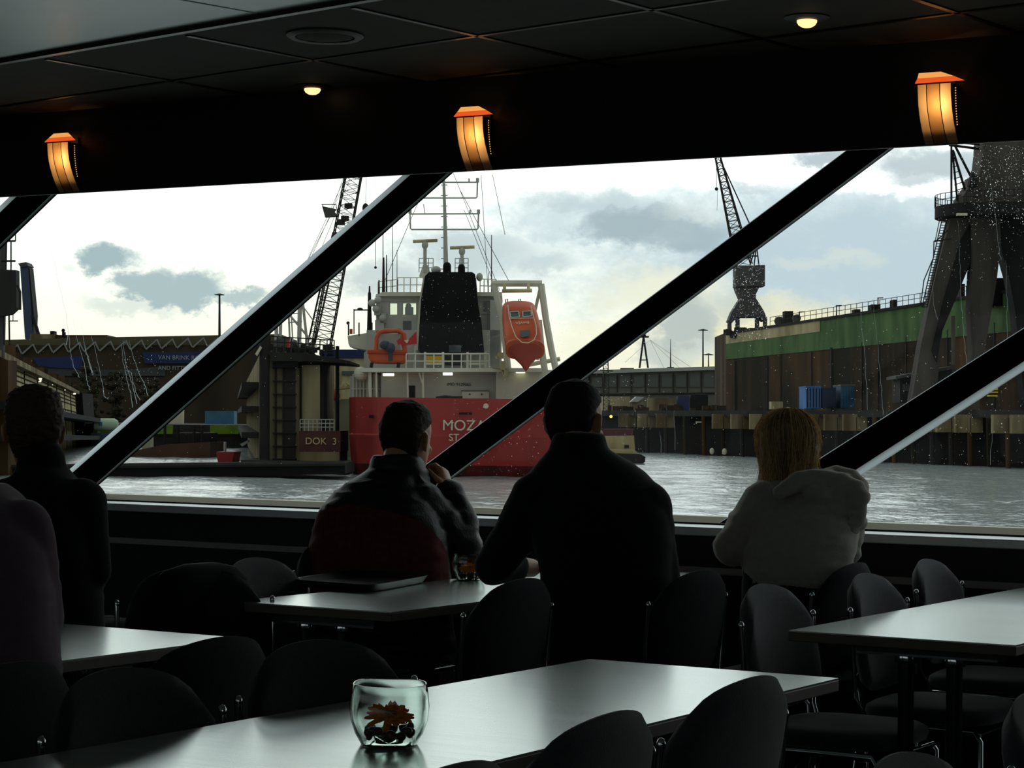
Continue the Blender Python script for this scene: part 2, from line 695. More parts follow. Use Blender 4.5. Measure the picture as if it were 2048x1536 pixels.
scatter(260, 830, 520, 1010, 760, .0008, .0022)
scatter(330, 900, 790, 1100, 950, .0008, .0024)
scatter(420, 1110, 640, 1300, 900, .0008, .0024)
scatter(560, 1465, 520, 1540, 680, .0010, .0030)
scatter(700, 1640, 300, 2048, 560, .0008, .0022)
scatter(420, 1940, 290, 2048, 450, .0010, .0030)
scatter(650, 1250, 600, 2048, 920, .0008, .0022)
scatter(260, 1700, 700, 2048, 930, .0010, .0026)
scatter(160, 200, 690, 330, 800, .0010, .0028, True)
scatter(320, 60, 560, 680, 930, .0008, .0020)
scatter(150, 660, 560, 860, 900, .0007, .0016)
tag(drops.build('raindrops', M_drop, smooth=True), 'tiny raindrops spattered over the outside of the slanted window panes', 'raindrops', kind='stuff')
STREAK = [
    [(97, 470), (112, 540), (130, 620), (137, 660), (132, 690)],
    [(136, 655), (142, 712), (150, 740), (159, 755)],
    [(145, 640), (158, 690), (168, 728), (174, 760), (180, 780)],
    [(163, 650), (170, 700), (177, 720), (184, 746)],
    [(170, 690), (176, 715), (186, 750)],
    [(183, 670), (195, 720), (203, 760), (208, 792), (216, 798)],
    [(243, 690), (246, 720), (252, 750), (262, 790), (265, 815)],
    [(246, 680), (251, 730), (262, 760), (274, 808)],
    [(258, 680), (262, 700), (275, 740), (290, 770), (296, 792)],
    [(250, 740), (262, 745), (270, 780), (280, 800)],
    [(1718, 560), (1722, 640), (1730, 720), (1735, 820)],
    [(1745, 600), (1755, 690), (1763, 780), (1766, 830)],
    [(1980, 350), (1990, 430), (1998, 500), (2002, 520)],
    [(2012, 520), (2014, 600), (2016, 690), (2018, 760)],
    [(1916, 440), (1920, 520), (1922, 600), (1930, 690), (1936, 760)],
    [(1862, 560), (1868, 610), (1876, 640)],
    [(1320, 860), (1322, 905)], [(1348, 820), (1350, 900)], [(1985, 840), (1981, 930)],
]
st = MB()
for qi, q in enumerate(STREAK):
    pts = []
    for i in range(len(q) - 1):
        for k in range(6):
            t = k / 6
            pts.append((q[i][0] + (q[i + 1][0] - q[i][0]) * t + random.uniform(-1.3, 1.3), q[i][1] + (q[i + 1][1] - q[i][1]) * t))
    pts.append(q[-1])
    nn = len(pts)
    st.tube([onY(x, y, YG + .009) for x, y in pts], [(.0004 + .0011 * (i / nn)) * (.32 if qi > 9 else .85) for i in range(nn)], 5)
tag(st.build('rain_streaks', M_streak, smooth=True), 'wavy runs of rainwater trickling down the outside of the window glass', 'rain streaks', kind='stuff')

# ---- wall sconces
M_shade_side = translucent('warm_parchment', (1, .82, .52, 1), .25)
M_shade_mid = translucent('warm_parchment_dense', (.62, .42, .2, 1), .25)
M_lightpatch = emit('red_light_patch', (1, .12, .02, 1), .8)  # glow colours of the light patch put above each sconce
M_lightpatch2 = emit('orange_light_patch', (1, .42, .1, 1), .9)
M_bead = emit('lamp_light_through_holes', (1, .5, .18, 1), .9)


def sconce(x, ytop, ybot, label):
    c = onY(x, ytop, YF)
    zt = c.z
    zb = onY(x, ybot, YF).z
    H = zt - zb
    root = thing('wall_sconce', label, 'lamp', V((c.x, YF, zb)), 'wall sconces along the window fascia')
    w = .062
    prof = []
    for k in range(9):
        t = k / 8
        prof.append((.085 * (1 - t ** 2.1) + .004, zt - H * t))   # distance off the wall, height

    def band(u0, u1, name, m, lift=0.):
        b = MB()
        n = len(prof)
        vs = []
        for d, z in prof:
            vs += [V((c.x + u0, YF - d - lift, z)), V((c.x + u1, YF - d - lift, z))]
        for d, z in prof:
            vs += [V((c.x + u0, YF - d - lift + .002, z)), V((c.x + u1, YF - d - lift + .002, z))]
        fs = []
        for i in range(n - 1):
            fs.append((2 * i, 2 * i + 1, 2 * i + 3, 2 * i + 2))
        b.add(vs[:2 * n], fs)
        return b.build(name, m, root, smooth=True)
    band(-w, -.027, 'shade_panel', M_shade_side)
    band(-.027, .022, 'centre_panel', M_shade_mid)['label'] = 'darker centre panel of the shade'
    band(.022, w, 'shade_panel', M_shade_side)
    rib = MB()
    for u in (-.027, .022):
        rib.tube([V((c.x + u, YF - d - .001, z)) for d, z in prof], .0016, 5)
    rib.build('rib', M_black, root)
    for u in (-w, w):
        e = MB()
        e.prism([V((c.x + u, YF, zt))] + [V((c.x + u, YF - d, z)) for d, z in prof], V((.0025, 0, 0)))
        e.build('side_plate', M_black, root)
    bd = MB()
    for k in range(15):
        t = .06 + k * .045
        d = .085 * (1 - t ** 2.1) + .004
        bd.ball(V((c.x + w + .004, YF - max(d * .55, .004), zt - H * t)), (.002, .0022, .0026), n=6, m=4)
    bd.build('light_holes', M_bead, root)
    # patch of lamp light above the shade, shaped as added glowing plates
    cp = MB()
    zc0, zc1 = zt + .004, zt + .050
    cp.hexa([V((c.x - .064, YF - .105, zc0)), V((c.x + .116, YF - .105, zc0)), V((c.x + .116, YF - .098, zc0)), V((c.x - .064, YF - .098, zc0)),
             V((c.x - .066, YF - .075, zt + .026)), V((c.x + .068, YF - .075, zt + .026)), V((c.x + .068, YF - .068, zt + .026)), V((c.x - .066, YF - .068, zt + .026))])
    cp.build('light_patch', M_lightpatch, root)
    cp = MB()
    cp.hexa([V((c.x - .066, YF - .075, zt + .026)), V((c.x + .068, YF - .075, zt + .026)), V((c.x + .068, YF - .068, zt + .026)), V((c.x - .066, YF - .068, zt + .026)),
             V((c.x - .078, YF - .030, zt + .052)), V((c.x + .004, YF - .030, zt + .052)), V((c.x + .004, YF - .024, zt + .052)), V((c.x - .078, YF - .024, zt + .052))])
    cp.build('light_patch_top', M_lightpatch2, root)
    MB().bb((c.x - .05, YF - .012, zb + .02), (c.x + .05, YF, zt + .03)).build('back_plate', M_black, root)
    MB().bb((c.x - w + .004, YF - .034, zt - H * .62), (c.x + w - .004, YF - .012, zt - H * .60)).build('baffle', M_black, root)  # added plate, keeps bulb light off the lower shade
    bl = MB().ball(V((c.x + .014, YF - .035, zt - H * .30)), (.012, .012, .018)).build('bulb', emit('bulb_glow', (1, .53, .21, 1), 46), root)
    return root


sconce(142, 290, 384, 'glowing curved wall sconce at the far left end of the window fascia')
sconce(962, 240, 342, 'glowing curved wall sconce above the ship, middle of the three')
sconce(1885, 175, 288, 'glowing curved wall sconce nearest the big grey crane on the right')

# ---- ceiling downlights and vent
M_glow = emit('downlight_glow', (1, .62, .28, 1), 1.6)


def downlight(x, y, label):
    p = onz(x, y, ZC)
    root = thing('ceiling_downlight', label, 'lamp', p, 'downlights in the dark ceiling tiles')
    MB().lathe([(.075, 0), (.078, -.004), (.062, -.010), (.045, -.012)], p, 28).build('trim_ring', M_black, root, smooth=True)
    MB().lathe([(.034, -.012), (.034, -.018), (.028, -.028), (.016, -.035), (.004, -.037)], p, 20).build('glass_dome', M_glow, root, smooth=True)


downlight(625, 172, 'small glowing dome downlight between the left and middle sconces')
downlight(1614, 34, 'small glowing dome downlight over the right part of the window')
p = onz(650, 69, ZC)
r_ = thing('ceiling_vent', 'round dark air vent ring in a ceiling tile', 'vent', p)
MB().lathe([(.135, 0), (.14, -.006), (.125, -.016), (.108, -.012), (.105, 0)], p, 36).build('outer_ring', mat('vent_grey', lin(100, 98, 90), .6), r_, smooth=True)
MB().lathe([(.10, 0), (.10, -.01), (.07, -.016), (.002, -.017)], p, 30).build('inner_disc', M_tile, r_, smooth=True)

# ================================================================== FURNITURE
m_, nt_, N_, L_ = newmat('pale_laminate')
b_ = N_['Principled BSDF']
b_.inputs['Specular IOR Level'].default_value = .6
b_.inputs['Metallic'].default_value = .85
tc_ = N_.new('ShaderNodeTexCoord')
mp_ = N_.new('ShaderNodeMapping')
mp_.inputs['Scale'].default_value = (1.2, 45, 1)
mp_.inputs['Rotation'].default_value = (0, 0, .55)
nz_ = N_.new('ShaderNodeTexNoise')
nz_.inputs['Scale'].default_value = 2.4
nz_.inputs['Detail'].default_value = 4
L_.new(tc_.outputs['Object'], mp_.inputs['Vector'])
L_.new(mp_.outputs['Vector'], nz_.inputs['Vector'])
rr_ = N_.new('ShaderNodeMapRange')
rr_.inputs['To Min'].default_value = .17
rr_.inputs['To Max'].default_value = .24
L_.new(nz_.outputs['Fac'], rr_.inputs['Value'])
L_.new(rr_.outputs['Result'], b_.inputs['Roughness'])
cr_ = N_.new('ShaderNodeMix')
cr_.data_type = 'RGBA'
cr_.inputs['A'].default_value = lin(210, 222, 216)
cr_.inputs['B'].default_value = lin(210, 222, 216)
L_.new(nz_.outputs['Fac'], cr_.inputs['Factor'])
L_.new(cr_.outputs['Result'], b_.inputs['Base Color'])
M_lam = m_
M_edge = mat('dark_wood_edge', lin(86, 76, 66), .5, var=.2, vscale=12)
M_leg = mat('black_steel_tube', lin(40, 42, 44), .3, metal=.6)


def table(u0, u1, v0, v1, label, ins=.32, du0=0.):
    c = V(((u0 + u1) / 2, (v0 + v1) / 2, 0))
    root = thing('dining_table', label, 'table', c, 'long laminate tables')
    MB().bb((u0, v0, .712), (u1, v1, .7365)).build('edge_band', M_edge, root, bevel=.002)
    MB().bb((u0 + .001, v0 + .001, .7365), (u1 - .001, v1 - .001, .740)).build('tabletop', M_lam, root)
    xx = c.x + du0
    for v in (v0 + ins, v1 - .30):
        b = MB()
        b.bb((xx - .19, v - .03, .69), (xx + .19, v + .03, .712))
        b.build('top_bracket', M_leg, root)
        MB().bb((xx - .19, v - .034, .684), (xx + .19, v + .034, .690)).build('bracket_plate', M_chrome, root)
        for du in (-.065, .065):
            MB().tube([V((xx + du, v, .03)), V((xx + du, v, .684))], .021, 14).build('leg', M_leg, root, smooth=True)
            MB().lathe([(.028, .664), (.030, .672), (.028, .684)], V((xx + du, v, 0)), 14).build('collar', M_chrome, root, smooth=True)
        MB().bb((xx - .20, v - .03, 0), (xx + .20, v + .03, .03)).build('foot_bar', M_leg, root, bevel=.008)
    return root


table(-2.395, -1.79, 2.31, 4.36, 'long pale table in front, with the glass flower bowl standing near its middle')
table(-3.985, -3.42, 5.08, 7.14, 'pale table carrying the serving tray, between the two men', .08)
table(-2.32, -1.71, 5.30, 7.34, 'empty pale table at the right, beside the woman in the hoodie', .12, .04)
table(-3.92, -3.29, 2.20, 4.25, 'empty pale table at the left, beside the purple sweater person')

# ---- chairs
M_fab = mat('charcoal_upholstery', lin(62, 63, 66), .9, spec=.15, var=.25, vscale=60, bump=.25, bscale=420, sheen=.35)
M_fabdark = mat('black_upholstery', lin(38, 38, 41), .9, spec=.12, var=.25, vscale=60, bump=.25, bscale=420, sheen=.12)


def make_chair(m):
    """faces +x; seat centre over the origin, top of the back at x=-.25, z=.84"""
    root = thing('stacking_chair', 'x', 'chair', V((0, 0, 0)))
    ok = MB(True)
    # seat cushion
    rings = []
    for z, k in ((.435, .90), (.440, .97), (.455, 1.), (.470, .98), (.480, .90), (.484, .7)):
        rings.append((V((0, 0, z)), V((.200 * k - .0, 0, 0)), V((0, .215 * k, 0))))
    ok.loft(rings, 32, 3.6)
    ok.build('seat', m, root, smooth=True)
    # backrest: a domed, wrapped pad
    bk = MB(True)
    nu, nv = 18, 12
    hw, z0, z1 = .235, .50, .84

    def surf(s, t, side):
        # s -1..1 across, t 0..1 up
        top = z1 - .05 * s * s - .10 * abs(s) ** 7
        z = z0 + .03 * abs(s) ** 2 + (top - z0 - .03 * abs(s) ** 2) * t
        y = hw * s * (1 - .10 * (1 - t) ** 2 - .07 * t ** 3)
        x = -.190 - .06 * ((z - z0) / (z1 - z0)) + .042 * s * s
        th = .022 * (1 - max(abs(s), abs(2 * t - 1)) ** 6) ** .5 + .002
        return V((x + th * side, y, z))
    g = {}
    for side in (1, -1):
        for i in range(nu + 1):
            for j in range(nv + 1):
                g[side, i, j] = len(bk.v)
                bk.v.append(surf(-1 + 2 * i / nu, j / nv, side))
    for side in (1, -1):
        for i in range(nu):
            for j in range(nv):
                bk.f.append((g[side, i, j], g[side, i + 1, j], g[side, i + 1, j + 1], g[side, i, j + 1]))
    for i in range(nu):
        for j in (0, nv):
            bk.f.append((g[1, i, j], g[1, i + 1, j], g[-1, i + 1, j], g[-1, i, j]))
    for j in range(nv):
        for i in (0, nu):
            bk.f.append((g[1, i, j], g[1, i, j + 1], g[-1, i, j + 1], g[-1, i, j]))
    bk.build('backrest', m, root, smooth=True)
    # chrome frame
    for sy in (-1, 1):
        MB(True).tube([V((-.155, sy * .205, .425)), V((-.185, sy * .224, .50)), V((-.186, sy * .238, .62)), V((-.196, sy * .240, .745))], .0075, 8).build('back_support', M_chrome, root, smooth=True)
        MB(True).ball(V((-.196, sy * .239, .745)), (.0085, .0075, .012)).build('end_cap', M_chrome, root, smooth=True)
        MB(True).tube([V((-.22, sy * .225, 0)), V((-.175, sy * .21, .40)), V((-.15, sy * .205, .425)), V((0, sy * .205, .426))], .010, 8).build('leg', M_chrome, root, smooth=True)
        MB(True).tube([V((.19, sy * .225, 0)), V((.180, sy * .21, .40)), V((.16, sy * .205, .425)), V((0, sy * .205, .426))], .010, 8).build('leg', M_chrome, root, smooth=True)
    MB(True).tube([V((.175, -.205, .415)), V((.175, .205, .415))], .008, 8).build('front_rail', M_chrome, root, smooth=True)
    MB(True).tube([V((-.165, -.205, .415)), V((-.165, .205, .415))], .008, 8).build('rear_rail', M_chrome, root, smooth=True)
    return root


proto = make_chair(M_fab)
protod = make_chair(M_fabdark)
used = set()


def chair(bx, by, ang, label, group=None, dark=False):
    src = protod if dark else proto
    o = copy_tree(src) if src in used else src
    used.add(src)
    d = V((math.cos(ang), math.sin(ang), 0))
    o.location = V((bx, by, 0)) + d * .25
    o.rotation_euler = (0, 0, ang)
    o['label'] = label
    o['category'] = 'chair'
    if group:
        o['group'] = group
    return o


PI = math.pi
G1 = 'chairs along the far side of the front table'
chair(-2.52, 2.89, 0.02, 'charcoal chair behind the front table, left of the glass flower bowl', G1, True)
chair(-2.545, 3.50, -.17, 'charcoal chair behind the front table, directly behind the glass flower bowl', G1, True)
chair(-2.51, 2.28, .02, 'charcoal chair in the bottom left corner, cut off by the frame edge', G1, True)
G2 = 'chairs on the near side of the left table'
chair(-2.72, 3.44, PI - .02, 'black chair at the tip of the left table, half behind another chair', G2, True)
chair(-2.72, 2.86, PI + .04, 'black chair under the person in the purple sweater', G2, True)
G3 = 'chairs along the near side of the front table'
chair(-1.58, 3.47, PI - .02, 'charcoal chair covering the right end of the front table, largest of its row', G3)
chair(-1.555, 2.91, PI + .02, 'charcoal chair overlapping the near edge of the front table, middle of its row', G3)
chair(-1.48, 2.35, PI, 'charcoal chair barely peeking over the bottom frame edge below the glass bowl', G3)
G4 = 'chairs at the right frame edge'
q = onz(1785, 1508, .84)
chair(q.x, q.y, .0, 'charcoal chair whose rounded top just shows at the bottom right', G4)
q = onz(2052, 1386, .84)
chair(q.x, q.y, .0, 'charcoal chair cut off by the right frame edge', G4)
G5 = 'chairs at the tray table'
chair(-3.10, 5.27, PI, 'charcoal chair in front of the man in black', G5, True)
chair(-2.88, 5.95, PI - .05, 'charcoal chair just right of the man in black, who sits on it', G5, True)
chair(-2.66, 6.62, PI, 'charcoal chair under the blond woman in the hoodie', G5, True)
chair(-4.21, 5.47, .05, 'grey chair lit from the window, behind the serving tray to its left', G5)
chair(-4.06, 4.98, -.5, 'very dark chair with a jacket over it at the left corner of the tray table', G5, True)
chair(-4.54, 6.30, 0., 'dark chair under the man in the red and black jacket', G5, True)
G6 = 'chairs along the left side of the right table'
chair(-2.50, 5.52, -.0, 'charcoal chair in front of the blond woman, nearest of the three beside the right table', G6)
chair(-2.45, 6.14, .02, 'charcoal chair second along the left side of the right table', G6)
chair(-2.56, 6.96, .03, 'charcoal chair nearest the window, beside the far end of the right table', G6)
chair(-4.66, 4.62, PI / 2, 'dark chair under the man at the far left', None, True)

# jacket over the dark chair back
jk = MB()
jc = V((-4.06, 5.02, 0))
rg = []
for z, a, b in ((.60, .05, .16), (.66, .06, .20), (.74, .065, .215), (.80, .06, .20), (.835, .045, .15), (.85, .02, .07)):
    rg.append((jc + V((.012 * math.sin(z * 40), 0, z)), V((a, 0, 0)), V((0, b, 0))))
jk.loft(rg, 24, 2.6)
tag(jk.build('jacket', mat('black_cloth', lin(20, 20, 21), .85, spec=.1), smooth=True), 'black jacket slung over the chair back beside the tray table', 'jacket')

# ---- serving tray
tray_c = onz(725, 1169, .742)
a0, a1, a2 = onz(577, 1173, .742), onz(745, 1186, .742), onz(868, 1163, .742)
tr = MB()
tx = (a1 - a0)
ty = (a2 - a1)
hx, hy = tx / 2 * 1.0, ty / 2
cc = (a0 + a2) / 2
rings = [(cc + UP * z, hx * k, hy * k) for z, k in ((0, .92), (.002, .93), (.022, 1.0), (.024, 1.01), (.023, .985), (.006, .91), (.005, .5), (.005, .02))]
o = tr.loft(rings, 44, 7).build('serving_tray', mat('black_tray', lin(34, 34, 34), .4, spec=.3), smooth=True, origin=V((cc.x, cc.y, .7405)))
o.location.z = .7405
tag(o, 'shallow black serving tray with raised rim on the middle table', 'tray')

# ---- glass bowls with a gerbera and pebbles
M_glass = glassmat('clear_glass', (.93, .97, .95, 1), 1.45)
M_petal = translucent('orange_petal', lin(255, 168, 36), .5)
M_core = mat('flower_core', lin(80, 44, 18), .8, var=.4, vscale=200)
M_peb = mat('dark_pebble', lin(70, 46, 36), .35, var=.5, vscale=30)


def bowl(c, S, rz, lab, near):
    root = thing('glass_bowl', lab, 'bowl', c, 'square glass bowls on the tables')
    root.rotation_euler.z = rz
    out = [(.60, 0), (.66, .02), (.80, .28), (.91, .60), (.94, .90), (.91, 1.20), (.87, 1.40), (.86, 1.42)]
    inn = [(.835, 1.42), (.835, 1.40), (.87, 1.20), (.895, .90), (.865, .60), (.75, .30), (.60, .085), (.02, .08)]
    prof = [(r * S, z * S) for r, z in [(.02, 0)] + out + inn]
    b = MB(True)
    b.lathe(prof, V((0, 0, 0)), 64, 2.9)
    # corners of the rim rise a little
    for v in b.v:
        if v.z > .8 * S:
            r = math.hypot(v.x, v.y) / S
            k = (v.z / S - .8) / .65
            a = math.atan2(v.y, v.x)
            v.z += S * .02 * k * (1 - abs(math.cos(2 * a)))
    b.build('glass', M_glass, root, smooth=True)
    ca, sa = math.cos(rz), math.sin(rz)
    # tealight cup in the middle
    cup = MB()
    cup.lathe([(r * S, z * S) for r, z in ((.02, .10), (.34, .10), (.40, .2), (.44, .44), (.46, .5), (.43, .5), (.40, .42), (.35, .2), (.02, .16))], c, 28)
    tag(cup.build('candle_cup', M_glass, smooth=True), 'small clear candle cup inside the %s glass bowl' % near, 'candle cup', 'candle cups in the bowls')
    # gerbera: ragged petals in three layers round a core
    fr_ = thing('gerbera_flower', 'orange gerbera flower head inside the %s glass bowl' % near, 'flower', c + V((.03 * S, 0, .5 * S)), 'gerbera heads in the bowls')
    fc = c + V((.03 * S, 0, .68 * S))
    tilt = Matrix.Rotation(.30, 3, R0)
    pt = MB()
    for ly, (n, rad, rise, w) in enumerate(((20, .62, -.06, .095), (18, .50, .02, .085), (15, .36, .08, .065))):
        for k in range(n):
            t = 2 * PI * (k + .5 * ly) / n + random.uniform(-.12, .12)
            rd = rad * random.uniform(.82, 1.12)
            d = V((math.cos(t), math.sin(t), 0))
            s_ = V((-d.y, d.x, 0))
            up_ = rise + random.uniform(-.07, .07)
            row = []
            for q_, ww in ((.18, .5), (.5, 1.), (.85, .9), (1., .25)):
                h = .02 + up_ * q_ ** 1.5 * 1.2
                ce = d * rd * q_ + UP * h
                row.append((ce - s_ * w * ww, ce + s_ * w * ww, ce + UP * .03 - d * .0))
            vs = []
            for a_, b2, m2 in row:
                vs += [fc + tilt @ (a_ * S), fc + tilt @ (m2 * S), fc + tilt @ (b2 * S)]
            fs = []
            for i in range(3):
                fs += [(3 * i, 3 * i + 1, 3 * i + 4, 3 * i + 3), (3 * i + 1, 3 * i + 2, 3 * i + 5, 3 * i + 4)]
            pt.add(vs, fs)
    o_ = pt.build('petals', M_petal, fr_)
    so_ = o_.modifiers.new('thick', 'SOLIDIFY')
    so_.thickness = .0012
    MB().ball(fc + tilt @ V((0, 0, .05 * S)), (.17 * S, .17 * S, .06 * S), n=16, m=8).build('core', M_core, fr_, smooth=True)
    MB().tube([fc - UP * .02 * S, c + V((.02 * S, 0, .24 * S))], .04 * S, 8).build('stem', mat('stem_green', lin(70, 84, 40), .6), fr_, smooth=True)
    for k in range(13):
        t = 2 * PI * k / 13 + random.uniform(-.1, .1)
        rr2 = random.uniform(.47, .55) * S
        z = random.uniform(.20, .36) * S
        pb = MB().ball(c + V((math.cos(t) * rr2, math.sin(t) * rr2, z)), (random.uniform(.11, .16) * S, random.uniform(.11, .16) * S, random.uniform(.09, .14) * S), n=10, m=6)
        tag(pb.build('pebble', M_peb, smooth=True), 'dark pebble in the ring lying inside the %s glass bowl' % near, 'pebble', 'pebbles in the %s bowl' % near)
    return root


bp = onz(778, 1488, .7405)
bowl(V((bp.x, bp.y, .7405)), .0700, .56, 'square bulbous glass bowl with a flower on the front table', 'front')
bp = onz(937, 1160, .7405)
bowl(V((bp.x, bp.y, .7405)), .060, .62, 'square glass bowl with a flower next to the serving tray', 'far')
# ================================================================== PEOPLE
M_skin = mat('skin', lin(196, 146, 116), .5, spec=.35, var=.12, vscale=20)
M_lip = mat('lips', lin(150, 84, 76), .5)
M_eye = mat('eye_white', lin(225, 222, 215), .2)
M_iris = mat('iris', lin(60, 50, 40), .2)


def fuse(mb, name, m, parent, vox=.007, smooth_it=6, disp=0., dscale=14., root=False, origin=None, fine=None):
    """shapes grown together into one continuous skin"""
    o = mb.build(name, m, parent, origin=origin)
    md = o.modifiers.new('skin', 'REMESH')
    md.mode = 'VOXEL'
    md.voxel_size = vox
    md.adaptivity = 0
    sm = o.modifiers.new('soft', 'SMOOTH')
    sm.factor = .5
    sm.iterations = smooth_it
    dg = bpy.context.evaluated_depsgraph_get()
    dg.update()
    me = bpy.data.meshes.new_from_object(o.evaluated_get(dg))
    o.modifiers.clear()
    old = o.data
    o.data = me
    bpy.data.meshes.remove(old)
    if disp:
        base = V(o.location)
        me.update()
        ns = [v.normal.copy() for v in me.vertices]
        for v, n in zip(me.vertices, ns):
            p = v.co * dscale
            h = noise.noise(p) + .5 * noise.noise(p * 2.1)
            # cloth folds: stretched ridges
            h2 = noise.noise(V((p.x * .6, p.y * .6, p.z * 2.2)) + V((5, 3, 1)))
            v.co += n * disp * (h * .5 + (1 - abs(h2) * 2) * .6)
    me.polygons.foreach_set('use_smooth', [True] * len(me.polygons))
    if not me.materials:
        me.materials.append(m if not isinstance(m, list) else m[0])
    return o


def limb(mb, pts, rs, n=12):
    for p, r in zip(pts, rs):
        mb.ball(p, r, n=n, m=8)
    for i in range(len(pts) - 1):
        mb.tube([pts[i], pts[i + 1]], [rs[i], rs[i + 1]], n)


def hand(mb, wrist, d, nrm, side, curl=.5, s=1.):
    """wrist position, finger direction d, nrm = out of the back of the hand, side=+1/-1 thumb side along d x nrm"""
    d = d.normalized()
    nrm = (nrm - d * nrm.dot(d)).normalized()
    t = d.cross(nrm) * side          # towards the thumb
    mb.loft([(wrist - d * .01, t * .026 * s, nrm * .018 * s), (wrist + d * .02 * s, t * .031 * s, nrm * .017 * s), (wrist + d * .055 * s, t * .040 * s, nrm * .016 * s),
             (wrist + d * .085 * s, t * .041 * s, nrm * .014 * s), (wrist + d * .097 * s, t * .036 * s, nrm * .010 * s)], 16, 2.6)
    for k, (off, ln) in enumerate(((.030, .072), (.010, .080), (-.011, .075), (-.030, .060))):
        p = wrist + d * (.088 - .004 * abs(k - 1)) * s + t * off * s
        dd = d.copy()
        pts = [p - d * .02 * s, p]
        for j, fr in enumerate((.45, .31, .24)):
            ang = curl * (.55 + .45 * j) + .05 * k
            dd = (d * math.cos(ang) - nrm * math.sin(ang)) if j == 0 else (Matrix.Rotation(-curl * 1.1, 3, d.cross(nrm)) @ dd if False else (dd * math.cos(curl * .9) - (nrm * dd.dot(d) - d * dd.dot(nrm)) * math.sin(curl * .9)))
            p = p + dd.normalized() * ln * fr * s
            pts.append(p)
        limb(mb, pts, [.0095 * s, .0095 * s, .0088 * s, .0082 * s, .0072 * s], 8)
    b = wrist + d * .022 * s + t * .026 * s
    p1 = b + (d * .6 + t * .7 - nrm * .35).normalized() * .036 * s
    p2 = p1 + (d * .85 + t * .25 - nrm * .45).normalized() * .030 * s
    p3 = p2 + (d * .9 - t * .05 - nrm * .45).normalized() * .024 * s
    limb(mb, [b - d * .01, b, p1, p2, p3], [.014 * s, .0145 * s, .0115 * s, .010 * s, .008 * s], 8)


HEAD = [(-.005, .018, .083, .055), (.004, .030, .092, .030), (.022, .046, .096, -.005), (.05, .058, .095, -.045), (.085, .067, .094, -.078),
        (.12, .073, .090, -.094), (.155, .0765, .091, -.100), (.185, .074, .084, -.096), (.210, .064, .066, -.080), (.228, .046, .042, -.056), (.238, .020, .012, -.026)]


def head(mb, chin, fd, up, s=1.):
    """chin height point on the head axis; fd facing; returns frame"""
    fd = (fd - up * fd.dot(up)).normalized()
    sd = fd.cross(up).normalized()      # the person's right
    P = lambda x, y, z: chin + sd * x * s + fd * y * s + up * z * s
    mb.loft([(P(0, (f + b) / 2, z), sd * w * s, fd * (f - b) / 2 * s) for z, w, f, b in HEAD], 28, 2.25)
    mb.ball(P(0, .100, .082), (.014 * s, .014 * s, .011 * s))            # nose tip
    limb(mb, [P(0, .088, .118), P(0, .101, .086)], [.008 * s, .011 * s], 10)
    for q in (-1, 1):
        mb.ball(P(q * .011, .096, .078), .008 * s)
        mb.ball(P(q * .030, .083, .133), (.020 * s, .010 * s, .007 * s), (sd, fd, up))   # brow
        mb.ball(P(q * .040, .070, .088), (.022 * s, .022 * s, .018 * s))                  # cheek
        # ear: rim and lobe
        c = P(q * .084, -.016, .112)
        eb = (fd * -.80 + sd * q * .55 + up * .1).normalized()
        et = (sd * q * .8 + fd * .55).normalized()
        mb.ball(c, (.0085 * s, .020 * s, .033 * s), (et, eb, up))
        mb.ball(P(q * .089, -.022, .124), (.0075 * s, .015 * s, .018 * s), (et, eb, up))
        mb.ball(P(q * .080, -.006, .086), (.007 * s, .010 * s, .011 * s), (et, eb, up))
    mb.ball(P(0, .093, .050), (.022 * s, .009 * s, .005 * s), (sd, fd, up))
    mb.ball(P(0, .091, .040), (.019 * s, .009 * s, .006 * s), (sd, fd, up))
    mb.ball(P(0, .086, .010), (.020 * s, .014 * s, .014 * s), (sd, fd, up))
    return P, sd, fd, up


def eyes(P, sd, fd, up, s, body):
    for q in (-1, 1):
        e = MB().ball(P(q * .031, .080, .119), .0115 * s, n=12, m=8).build('eye', M_eye, body, smooth=True)
        i = MB().ball(P(q * .031, .0895, .119), (.0050 * s, .0028 * s, .0050 * s), (sd, fd, up), n=10, m=6)
        i = i.build('iris', M_iris, body, smooth=True)
        w = i.location.copy()
        i.parent = e
    MB().ball(P(0, .0985, .045), (.020 * s, .004 * s, .006 * s), (sd, fd, up)).build('lips', M_lip, body, smooth=True)


def short_hair(P, sd, fd, up, s, m, body, top=.012, nape=.045, disp=.004):
    """cropped hair over crown, back and sides, leaving the face free"""
    mb = MB()
    R = []
    for z, w, f, b in HEAD:
        if z < .05:
            continue
        k = min(1, (z - .05) / .13)
        front = -.022 + .02 * k if z < .15 else (.02 if z < .17 else f * .93)
        g = .003 + (top - .003) * k
        R.append((z + g * (z > .2), w + g * .75, front, b - g))
    R.insert(0, (nape, R[0][1] * .86, R[0][2] - .012, R[0][3] + .016))
    zt, w, f, b = R[-1]
    R.append((zt + .006, w * .4, f * .4, b * .5))
    mb.loft([(P(0, (f + b) / 2, z), sd * w * s, fd * (f - b) / 2 * s) for z, w, f, b in R], 30, 2.25)
    return fuse(mb, 'hair', m, body, .0045, 3, disp, 60.)


